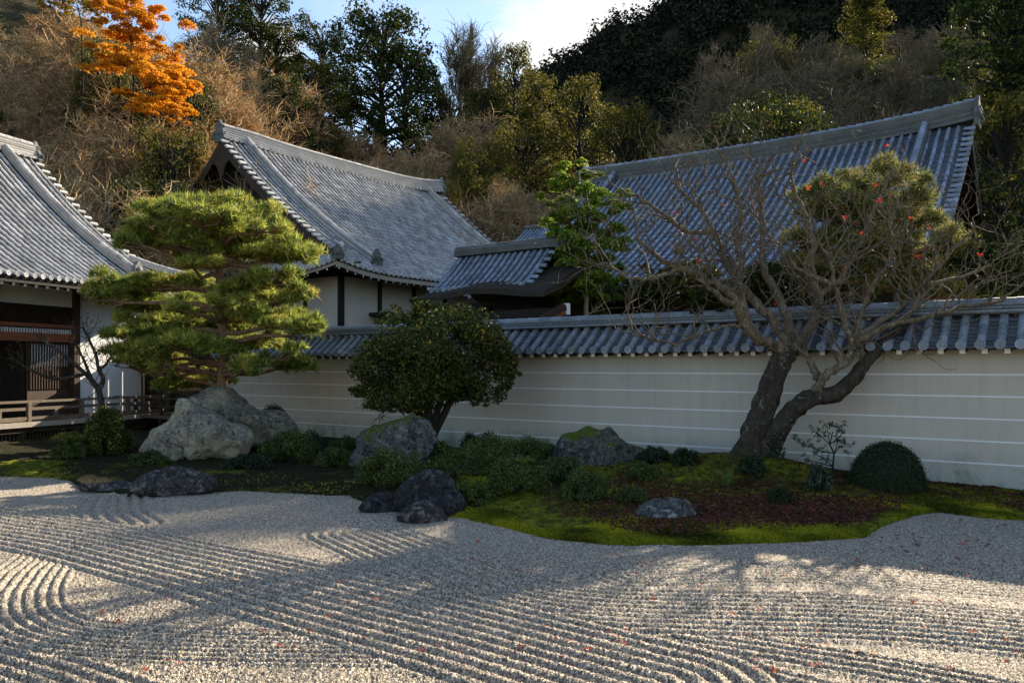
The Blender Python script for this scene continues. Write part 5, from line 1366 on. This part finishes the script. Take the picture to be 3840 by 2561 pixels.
def spray_tree(name, label, trunk_uv, pads, Y, mat, seed, leaf=.10, dens=900, trunk_r=.09, bark='bark_grey', flat=.8, zbase=0.0, cat='tree', group=None, depth_spread=.9):
    r = np.random.default_rng(seed); base = P(*trunk_uv[0], Y); base[2] = zbase
    root = empty(name, base, label, cat, group); s = Y/1867
    q = np.array([base]+[P(u, v, Y) for u, v in trunk_uv[1:]]); mb = MB()
    for _ in range(2): q = np.concatenate([q[:1], np.stack([.75*q[:-1]+.25*q[1:], .25*q[:-1]+.75*q[1:]], 1).reshape(-1, 3), q[-1:]])
    tube(mb, q, np.linspace(trunk_r, trunk_r*.25, len(q)), 8, .5, .05); lb = MB()
    for (u, v, hw, hh) in pads:
        c = P(u, v, Y+r.uniform(-1, 1)*depth_spread); k = np.argmin(abs(q[:, 2]-(c[2]-hh*s*.6))); st = q[k]
        m = (st+c)/2+r.normal(0, .1, 3)*(Y/22); tube(mb, [st, m, c], [trunk_r*.35, trunk_r*.22, trunk_r*.08], 5, .5)
        for _ in range(7):
            e = c+r.normal(0, .5, 3)*np.array([hw, hw, hh])*s; tube(mb, [m, (m+e)/2+r.normal(0, .05, 3), e], [trunk_r*.16, trunk_r*.10, trunk_r*.04], 4, .5)
        nd = max(5, int(hw/6)); n = int(dens*hw*hh/2500.)+40
        for _ in range(nd):
            cc = c+r.normal(0, .58, 3)*np.array([hw*s, hw*s*.8, hh*s*1.25])
            pts = pad_points(max(8, n//nd), hw*s*.34, hw*s*.34, hh*s*.6, .8)+cc
            leaves(lb, pts, r.normal(0, 1-flat*.5, pts.shape)+np.array([0, 0, flat]), leaf*r.uniform(.6, 1.2, len(pts)), .5, np.clip(r.random(len(pts))*.7+r.random()*.3, 0, 1))
    mb.build('trunk', bark, root, smooth=True); lb.build('crown', mat, root)
    return root
spray_tree('feathery_tree', 'bright yellow-green feathery tree rising behind the wall before the long hall', [(1345, 740), (1345, 660), (1352, 600), (1340, 520), (1335, 440), (1330, 395)],
    [(1320, 402, 48, 18), (1378, 405, 32, 10), (1300, 436, 42, 24), (1345, 466, 72, 26), (1316, 520, 62, 32), (1392, 540, 44, 24), (1330, 588, 78, 30), (1285, 562, 40, 22), (1405, 600, 34, 20), (1325, 648, 72, 24), (1395, 690, 48, 16), (1292, 662, 36, 18), (1370, 660, 45, 20), (1360, 500, 44, 22), (1280, 500, 26, 14), (1340, 620, 60, 24), (1310, 690, 50, 16), (1355, 560, 60, 24), (1300, 470, 40, 20), (1400, 640, 36, 18)], 25.5, 'feather_leaves', 31, .14, 3200)
for i, (u, v, hw, hh, Y, lab, m) in enumerate(((1500, 660, 80, 34, 19.8, 'dark evergreen shrub behind the wall left of the maple crown', 'hill_evergreen'), (1600, 640, 70, 34, 19.2, 'yellowish shrub behind the wall seen through the maple twigs', 'hill_olive'), (1760, 640, 90, 40, 18.6, 'dark shrub behind the wall at the centre of the maple crown', 'hill_evergreen'), (2230, 620, 85, 60, 18.6, 'dark evergreen shrub behind the wall near the right edge', 'hill_evergreen'), (2330, 600, 60, 70, 18.0, 'deep green shrub behind the wall cut by the right edge', 'hill_evergreen'), (1620, 690, 60, 18, 18.6, 'low greenery peeping over the wall ridge behind the maple', 'hill_evergreen'))):
    spray_tree('courtyard_shrub', lab, [(u, 800), (u, v+hh*.4), (u, v)], [(u+random.uniform(-.5, .5)*hw, v+random.uniform(-.6, .6)*hh, hw*.6, hh*.6) for _ in range(7)], Y, m, 60+i, .12, 700, .06, 'bark_dark', .5, 0.0, 'shrub', 'shrubs behind the wall', .5)
# ------------------------------------------------------------------ trees of the hillside (built once per kind, copied)
def bare_proto(seed, H=9.0, spread=.8, up=.10, fan=False, nt=5, w=.0145):
    r = np.random.default_rng(seed); o = []
    grow(r, (0, 0, 0), (r.normal(0, .08), r.normal(0, .08), 1), H*.42, H*.021, 4, o, 4, .13 if fan else .2, up, (4, 5) if not fan else (4, 6), .66, spread*(.55 if fan else 1), .6, .35)
    a = MB(); b = MB()
    for p_, ra, d in o:
        if d >= 1: tube(a, p_, np.maximum(ra, H*.0022), 6 if d > 2 else (4 if d > 1 else 3), .5)
        else: twigs(b, p_[:-1], p_[1:], np.maximum(ra[:-1], w), np.maximum(ra[1:], w*.9))
    fine_twigs(b, o, 1, nt, H*.075, w, .35 if fan else .2)
    top = max(p_[:, 2].max() for p_, _, _ in o)+H*.04
    return (a.mesh('bare_trunk', 'bark_grey', True), b.mesh('bare_twigs', 'twigs_brown'), top, b.mesh('bare_twigs_grey', 'twigs_grey'))
def ever_proto(seed, H=12.0, wid=.30, shape='round', clumps=125, per=80, leaf=.23):
    r = np.random.default_rng(seed); a = MB(); tube(a, [(0, 0, -1), (.1, 0, H*.3), (-.1, .1, H*.65), (0, 0, H*.95)], [H*.025, H*.02, H*.012, H*.004], 7, .5)
    Cs = []; Ns = []
    for k in range(clumps):
        z = r.uniform(.22, .98)
        if shape == 'cone': R = (1-z)**.8*1.15+.06
        elif shape == 'column': R = math.sqrt(max(.02, 1-(2*z-1.15)**2))*.8
        else: R = math.sqrt(max(.02, 1-((z-.58)/.46)**2))
        th = r.uniform(0, 6.28); q = math.sqrt(r.uniform(.25, 1))*R*H*wid*r.uniform(.85, 1.15)
        c = np.array([math.cos(th)*q, math.sin(th)*q, z*H])
        tube(a, [(0, 0, z*H*.86), c*np.array([.5, .5, 1])-np.array([0, 0, H*.03]), c], [H*.006, H*.004, H*.002], 4, .5)
        rad = H*.062*r.uniform(.7, 1.35)
        D = nrm(r.normal(size=(per, 3))); Cs.append(c+D*rad*(r.random((per, 1))**.4)*np.array([1.2, 1.2, .75])); Ns.append(D+np.array([0, 0, .4]))
    C = np.concatenate(Cs); N = np.concatenate(Ns)
    return a, C, N+r.normal(0, .4, N.shape), H, leaf
def ever_mesh(p, mats):
    a, C, N, H, leaf = p; tr = a.mesh('tree_trunk', 'bark_dark', True); out = {}
    b = MB(); leaves(b, C, N, leaf*rng.uniform(.6, 1.3, len(C)), .6)
    base = b.mesh('tree_crown', mats[0]); out[mats[0]] = base
    for m in mats[1:]:
        c = base.copy(); c.materials[0] = MATS[m]; out[m] = c
    return tr, out, H
BARE = [bare_proto(100+i, 9.0, sp, u_) for i, (sp, u_) in enumerate(((.85, .06), (.95, .03), (.75, .12), (.9, .05)))]
FAN = bare_proto(140, 12.0, .62, .10, True, 4, .018)
EV = {'round': ever_mesh(ever_proto(201, 12, .30, 'round'), ['hill_evergreen', 'hill_olive']), 'column': ever_mesh(ever_proto(202, 13, .22, 'column', 130, 76), ['hill_evergreen', 'hill_olive']),
      'broad': ever_mesh(ever_proto(203, 11, .40, 'round', 140, 76, .22), ['hill_evergreen', 'hill_olive', 'hill_gold']), 'cone': ever_mesh(ever_proto(204, 14, .20, 'cone', 140, 70, .24), ['hill_evergreen', 'hill_olive'])}
def plant(name, label, X, Y, H, trunk_me, crown_me, H0, wide=1.0, cat='tree', group=None, rot=None, sink=.4):
    o = empty(name, (X, Y, float(hill_h(np.array(X), np.array(Y)))-sink), label, cat, group)
    k = H/H0; o.scale = (k*wide, k*wide, k); o.rotation_euler = (0, 0, random.uniform(0, 6.28) if rot is None else rot)
    link('trunk', trunk_me, o); link('crown', crown_me, o)
    return o
def at_top(u, v, Y):
    q = P(u, v, Y); return q[0], q[1], q[2]-float(hill_h(np.array(q[0]), np.array(q[1])))
def ever(name, label, u, v, Y, kind, mat, wide=1.0, group=None):
    X, Yy, H = at_top(u, v, Y); tr, cr, H0 = EV[kind]; plant(name, label, X, Yy, max(3, H)+.4, tr, cr[mat], H0, wide, 'tree', group)
def bare(label, u, v, Y, k, wide=1.0, grey=False, group=None, fan=False):
    X, Yy, H = at_top(u, v, Y); p_ = FAN if fan else BARE[k % 4]; plant('bare_tree', label, X, Yy, max(2.5, H)+.4, p_[0], p_[3] if grey else p_[1], p_[2], wide, 'tree', group)

# ---- single trees that stand out
def pads_world(u0, v0, pads): return [(u0+a, v0+b, c, d) for a, b, c, d in pads]
zb = lambda u, Y: float(hill_h(np.array(P(u, 0, Y)[0]), np.array(Y)))
spray_tree('orange_maple', 'glowing orange maple high on the left hillside', [(285, 330), (300, 260), (310, 180), (300, 90), (290, 30)],
    [(300, 45, 62, 22), (345, 75, 46, 18), (300, 100, 78, 14), (250, 125, 56, 12), (280, 145, 70, 13), (335, 150, 74, 17), (365, 180, 66, 17), (410, 195, 42, 14), (390, 225, 52, 15), (335, 238, 62, 11), (395, 250, 52, 12), (300, 215, 44, 9), (402, 270, 28, 5), (345, 30, 40, 14), (285, 15, 56, 14), (355, 210, 56, 11), (425, 185, 24, 8), (240, 60, 34, 12), (370, 110, 30, 10)], 52.0, 'hill_orange', 71, .21, 5200, .09, 'bark_dark', .5, zb(285, 52), 'tree', None, 1.6)
spray_tree('golden_tree', 'golden yellow tree in the top left corner above the brown thicket', [(190, 140), (190, 70), (180, 20)],
    [(130, 8, 55, 13), (200, 20, 50, 15), (180, -15, 70, 16), (245, 0, 44, 16), (110, -20, 50, 14), (235, 48, 22, 8)], 55.0, 'hill_gold', 72, .19, 3000, .09, 'bark_dark', .5, zb(190, 55), 'tree', None, 1.6)
ever('evergreen_tree', 'tall dark evergreen left of the sky gap', 600, -25, 104, 'round', 'hill_evergreen', .95)
ever('evergreen_tree', 'brown-green tree leaning against the tall evergreen left of the sky gap', 635, 60, 101, 'column', 'hill_olive', .9)
ever('evergreen_tree', 'dark evergreen at the top edge behind the pale bare branches', 500, -40, 108, 'round', 'hill_evergreen', 1.0)
ever('evergreen_tree', 'left one of the pair of evergreens against the sky', 740, 42, 104, 'broad', 'hill_evergreen', .60)
ever('evergreen_tree', 'right taller one of the pair of evergreens against the sky', 880, 22, 102, 'round', 'hill_evergreen', .92)
ever('evergreen_tree', 'lower evergreen at the right foot of the evergreen pair', 930, 110, 99, 'round', 'hill_evergreen', .8)
ever('evergreen_tree', 'dark evergreen standing behind the gable of the middle hall', 655, 185, 78, 'round', 'hill_evergreen', .8)
ever('evergreen_tree', 'olive tree between the gable and the evergreen pair', 720, 150, 90, 'round', 'hill_olive', .9)
bare('tall bare tree fanning its branches against the sky', 1055, 45, 108, 0, 1.0, True, fan=True)
bare('slimmer bare tree right beside the tall fan-shaped one against the sky', 1120, 75, 110, 0, .8, True, fan=True)
ever('evergreen_tree', 'loose olive tree against the white cloud', 1180, 112, 100, 'round', 'hill_olive', .55)
ever('evergreen_tree', 'olive tree right below the white cloud', 1240, 165, 96, 'column', 'hill_olive', .7)
ever('evergreen_tree', 'low dark tree under the fan-shaped bare tree', 1110, 215, 98, 'round', 'hill_evergreen', .9)
ever('evergreen_tree', 'yellow-green tree before the dark mountain', 1330, 188, 88, 'round', 'hill_olive', .58)
ever('evergreen_tree', 'small yellow-olive tree above the left end of the long ridge', 1435, 250, 78, 'round', 'hill_olive', .75)
ever('evergreen_tree', 'green conifer lit at the top edge right of centre', 1985, -50, 106, 'cone', 'hill_olive', 1.3)
ever('evergreen_tree', 'tall dark evergreen at the right end of the top edge', 2318, -62, 66.0, 'round', 'hill_evergreen', .85)  # spot and height set so its shadow reaches the gravel
ever('evergreen_tree', 'added tall dark evergreen at the right edge, shading the gravel', 2425, -58, 64.2, 'round', 'hill_evergreen', .9)  # added off-frame tree, set so its shadow falls on the left-centre gravel
ever('evergreen_tree', 'olive tree right of the long hall gable', 2310, 235, 38, 'round', 'hill_olive', .9)
ever('evergreen_tree', 'dark tree beyond the right end of the long hall', 2300, 400, 33, 'broad', 'hill_evergreen', .8)
ever('evergreen_tree', 'evergreen bush in the left thicket below the orange maple', 395, 285, 50, 'broad', 'hill_olive', .45)
ever('evergreen_tree', 'dark evergreen in the thicket left of the middle gable', 395, 340, 52, 'broad', 'hill_evergreen', .42)
ever('evergreen_tree', 'dark evergreen at the orange maple trunk', 240, 95, 58, 'broad', 'hill_olive', .45)
bare('pale bare tree at the top between orange maple and tall evergreen', 510, 20, 88, 1, .9, True)
bare('bare reddish tree right above the middle gable', 520, 150, 72, 2, 1.0)
bare('pale bare tree standing before the dark mountain', 1745, 45, 96, 2, .8, True)
bare('second pale bare tree left of centre before the dark mountain', 1690, 130, 80, 0, .8, True)
# ---- thickets whose trees nothing tells apart
r_ = random.Random(4)
def thicket(n, urange, vf, Yr, lab, grp, grey=False, wide=(1.0, 1.5), mix=None):
    for i in range(n):
        u = r_.uniform(*urange); f = ((i*0.618) % 1.0); Y = Yr[0]+(Yr[1]-Yr[0])*f
        v = vf(u, f)+r_.uniform(-16, 16)
        X, Yy, H = at_top(u, v, Y)
        H = min(max(H, 4.0), 13.5)
        p_ = BARE[r_.randrange(4)]
        row = ('lowest', 'middle', 'highest')[min(2, int(f*3))]; w3 = (u-urange[0])/(urange[1]-urange[0]); side = ('left', 'central', 'right')[max(0, min(2, int(w3*3)))]
        lb_ = lab+', '+side+' part of its '+row+' row'
        plant('bare_tree', lb_, X, Yy, H, p_[0], p_[3] if grey else p_[1], p_[2], r_.uniform(*wide), 'tree', grp, r_.uniform(0, 6.28))
thicket(96, (-60, 480), lambda u, f: 420-430*f+.10*u, (42, 74), 'bare brown tree of the left thicket', 'bare trees of the left thicket')
thicket(18, (430, 660), lambda u, f: 320-230*f, (62, 88), 'bare brown tree above the middle gable', 'bare trees above the middle gable')
thicket(74, (690, 1330), lambda u, f: 450-210*f, (64, 98), 'bare russet tree behind the middle hall', 'bare trees behind the middle hall')
thicket(12, (1330, 1620), lambda u, f: 380-110*f, (60, 80), 'bare tree behind the long ridge', 'bare trees behind the long ridge, left part')
thicket(36, (1640, 2400), lambda u, f: 250-220*f, (52, 104), 'bare grey tree above the long hall', 'bare trees above the long hall', True)
def PLACE(u, a, b): return ('leftmost', 'left of centre', 'central', 'right of centre', 'rightmost')[max(0, min(4, int((u-a)/(b-a)*5)))]
for i in range(10):
    u = r_.uniform(1640, 2380); f = i/10; ever('undergrowth_tree', 'small %s evergreen above the long hall, %s in the picture' % (('dark', 'olive')[i % 2], PLACE(u, 1640, 2380)), u, 270-190*f+r_.uniform(-20, 20), 56+46*f, 'broad', 'hill_olive' if i % 2 else 'hill_evergreen', .8, 'evergreens above the long hall')
for i in range(7):
    u = r_.uniform(-40, 470); f = i/7; ever('undergrowth_tree', 'small evergreen in the left thicket, %s, %s the slope' % (PLACE(u, -40, 470), ('low on', 'halfway up', 'high on')[min(2, i//3)]), u, 410-360*f+r_.uniform(-20, 20), 44+24*f, 'broad', 'hill_evergreen', .65, 'evergreens in the left thicket')
for i in range(7):
    u = r_.uniform(720, 1300); f = i/7; ever('undergrowth_tree', 'small evergreen among russet trees behind the middle hall, %s of them' % PLACE(u, 720, 1300), u, 440-170*f+r_.uniform(-20, 20), 66+24*f, 'broad', 'hill_olive', .6, 'evergreens behind the middle hall')

def understory():
    r = np.random.default_rng(66); n = 1900; a = r.uniform(-.75, .80, n); Y = r.uniform(40, 125, n); X = a*Y
    Z = hill_h(X, Y); k = 34; rad = r.uniform(.5, 1.3, n)
    D = nrm(r.normal(size=(n, k, 3))); D[..., 2] = abs(D[..., 2])
    C = np.stack([X, Y, Z], -1)[:, None]+D*(r.random((n, k, 1))**.4)*rad[:, None, None]
    mb = MB(); rr = np.clip(np.repeat(r.random(n), k)*.75+r.random(n*k)*.25, 0, 1)
    leaves(mb, C.reshape(-1, 3), (D+r.normal(0, .4, D.shape)).reshape(-1, 3), r.uniform(.18, .42, n*k), .6, rr)
    tag(mb.build('undergrowth', 'undergrowth'), 'brown and green undergrowth covering the hillside', 'undergrowth', kind='stuff')
def far_forest():
    r = np.random.default_rng(67); n = 3900; X = r.uniform(-60, 300, n); Y = r.uniform(185, 300, n); Z = hill_h(X, Y)
    a = X/Y; ok = (a > -.12) & (a < .8) & (Z > 14); X, Y, Z = X[ok], Y[ok], Z[ok]; n = len(X)
    k = 60; H = r.uniform(6, 12, n); W_ = r.uniform(2.0, 3.6, n)
    D = nrm(r.normal(size=(n, k, 3))); D[..., 2] = D[..., 2]*.9+.1
    lump = 1+.25*np.sin(D[..., :1]*5+r.uniform(0, 6, (n, 1, 1)))*np.cos(D[..., 1:2]*6+D[..., 2:3]*5)
    C = np.stack([X, Y, Z+H*.55], -1)[:, None]+D*lump*np.stack([W_, W_, H*.5], -1)[:, None]*(r.random((n, k, 1))**.25)
    mb = MB(); rr = np.clip(np.repeat(r.random(n)**1.6, k)*.75+r.random(n*k)*.25, 0, 1)
    leaves(mb, C.reshape(-1, 3), (D+r.normal(0, .35, D.shape)+np.array([0, 0, .2])).reshape(-1, 3), r.uniform(.95, 1.6, n*k), .7, rr)
    tag(mb.build('far_forest', 'far_forest'), 'dense dark evergreen forest covering the mountain behind', 'forest', kind='stuff')
understory(); far_forest()

# ------------------------------------------------------------------ fallen leaves
def leaf_star(name, mat, seed):
    r = np.random.default_rng(seed); mb = MB()
    ang = np.radians([-100, -50, 0, 50, 100]); ln = np.array([.55, .85, 1, .85, .55])
    for a_, l_ in zip(ang, ln):
        d = np.array([math.sin(a_), math.cos(a_), 0]); s = np.array([d[1], -d[0], 0])
        mb.add([(0, 0, 0), d*l_*.45+s*.14+np.array([0, 0, .10]), d*l_+np.array([0, 0, r.uniform(-.02, .22)]), d*l_*.45-s*.14+np.array([0, 0, .10])], [[0, 1, 2, 3]], r.random())
    mb.add([(-.015, 0, 0), (.015, 0, 0), (.01, -.6, .05), (-.01, -.6, .05)], [[0, 1, 2, 3]], 0)
    return mb.mesh(name, mat)
STARS = [leaf_star('maple_leaf_red', 'red_leaves', i) for i in range(3)]
STARS_D = [leaf_star('maple_leaf_brown', 'litter', 20+i) for i in range(3)]
def fallen():
    r = np.random.default_rng(91); n = 0
    spots = []
    while len(spots) < 105:
        u = r.uniform(200, 2340); v = r.uniform(1240, 1560)
        if r.random() > (.10+.9*((u/2351)**1.6)): continue
        spots.append((u, v, 0))
    while len(spots) < 180:
        u = r.uniform(1960, 2345); v = r.uniform(1190, 1320); spots.append((u, v, 1))
    for u, v, k in spots:
        q = G(u, v)
        if q[1] > edge_Y(q[0]/q[1])-.1: continue
        me = (STARS_D if k else STARS)[r.integers(3)]
        o = link('fallen_leaf', me); s = r.uniform(.036, .06); o.scale = (s, s, s); o.location = (q[0], q[1], .045); o.rotation_euler = (r.uniform(-.5, .5), r.uniform(-.5, .5), r.uniform(0, 6.28))
        if k: tag(o, 'dull brown-red maple leaf fallen on the shaded gravel by the right moss edge', 'leaf', 'brown leaves on the shaded gravel')
        else: tag(o, 'single red maple leaf fallen on the raked gravel', 'leaf', 'red leaves on the raked gravel')
fallen()
def litter():
    r = np.random.default_rng(92); C = []
    while len(C) < 15000:
        u = r.uniform(1240, 2400, 4000); v = r.uniform(1055, 1245, 4000)
        Y = 1867*CH/(v-843)*.985; X = (u-1175.5)/1867*Y
        d = Y-edge_Y(X/Y); wall_d = (X-W0[0])*nW[0]+(Y-W0[1])*nW[1]
        dens = sstep((d-.35)/.8)*(.25+.75*(wavy(X*1.4, Y*1.4, 0, 10) > -.2))*np.clip((u-1240)/300, .15, 1)
        ok = (d > .15) & (wall_d < -.05) & (r.random(4000) < dens)
        C += list(zip(X[ok], Y[ok]))
    C = np.array(C[:15000]); Z = np.maximum(moss_h(C[:, 0], C[:, 1]), 0)+.015+.01*r.random(len(C))
    mb = MB(); leaves(mb, np.stack([C[:, 0], C[:, 1], Z], -1), r.normal(0, .35, (len(C), 3))+np.array([0, 0, 1]), r.uniform(.035, .075, len(C)), .6)
    tag(mb.build('leaf_litter', 'litter'), 'dark red fallen maple leaves carpeting the moss', 'leaf litter', kind='stuff')
litter()
def moss_tufts():
    r = np.random.default_rng(93); C = []
    n = 200000; a = r.uniform(-.66, .70, n); ye = edge_Y(a); d = r.random(n)**1.6*3.2; Y = ye+d; X = a*Y
    wall_d = (X-W0[0])*nW[0]+(Y-W0[1])*nW[1]
    keep = (wall_d < -.05) & (r.random(n) < np.where(a > -.08, 1.0, .04)*np.clip(1.15-d/2.6, .12, 1)*sstep((wavy(X*1.7, Y*1.7, 0, 12)+1.6)/1.6))
    X, Y = X[keep][:52000], Y[keep][:52000]; Z = moss_h(X, Y)
    ok = Z > -.01; X, Y, Z = X[ok], Y[ok], Z[ok]
    N = nrm(r.normal(0, .7, (len(X), 3))+np.array([0, -.3, .5]))
    A = nrm(r.normal(0, .5, (len(X), 3))+np.array([0, 0, 1.0])); rr = np.clip(.5+.22*wavy(X*2.2, Y*2.2, 4, 16)+r.normal(0, .18, len(X)), 0, 1)
    mb = MB(); leaves(mb, np.stack([X, Y, Z+.008], -1), N, r.uniform(.022, .045, len(X)), .7, rr, A)
    tag(mb.build('moss_tufts', 'moss_tufts'), 'tufts of green moss standing along the gravel edge', 'moss', kind='stuff')
moss_tufts()
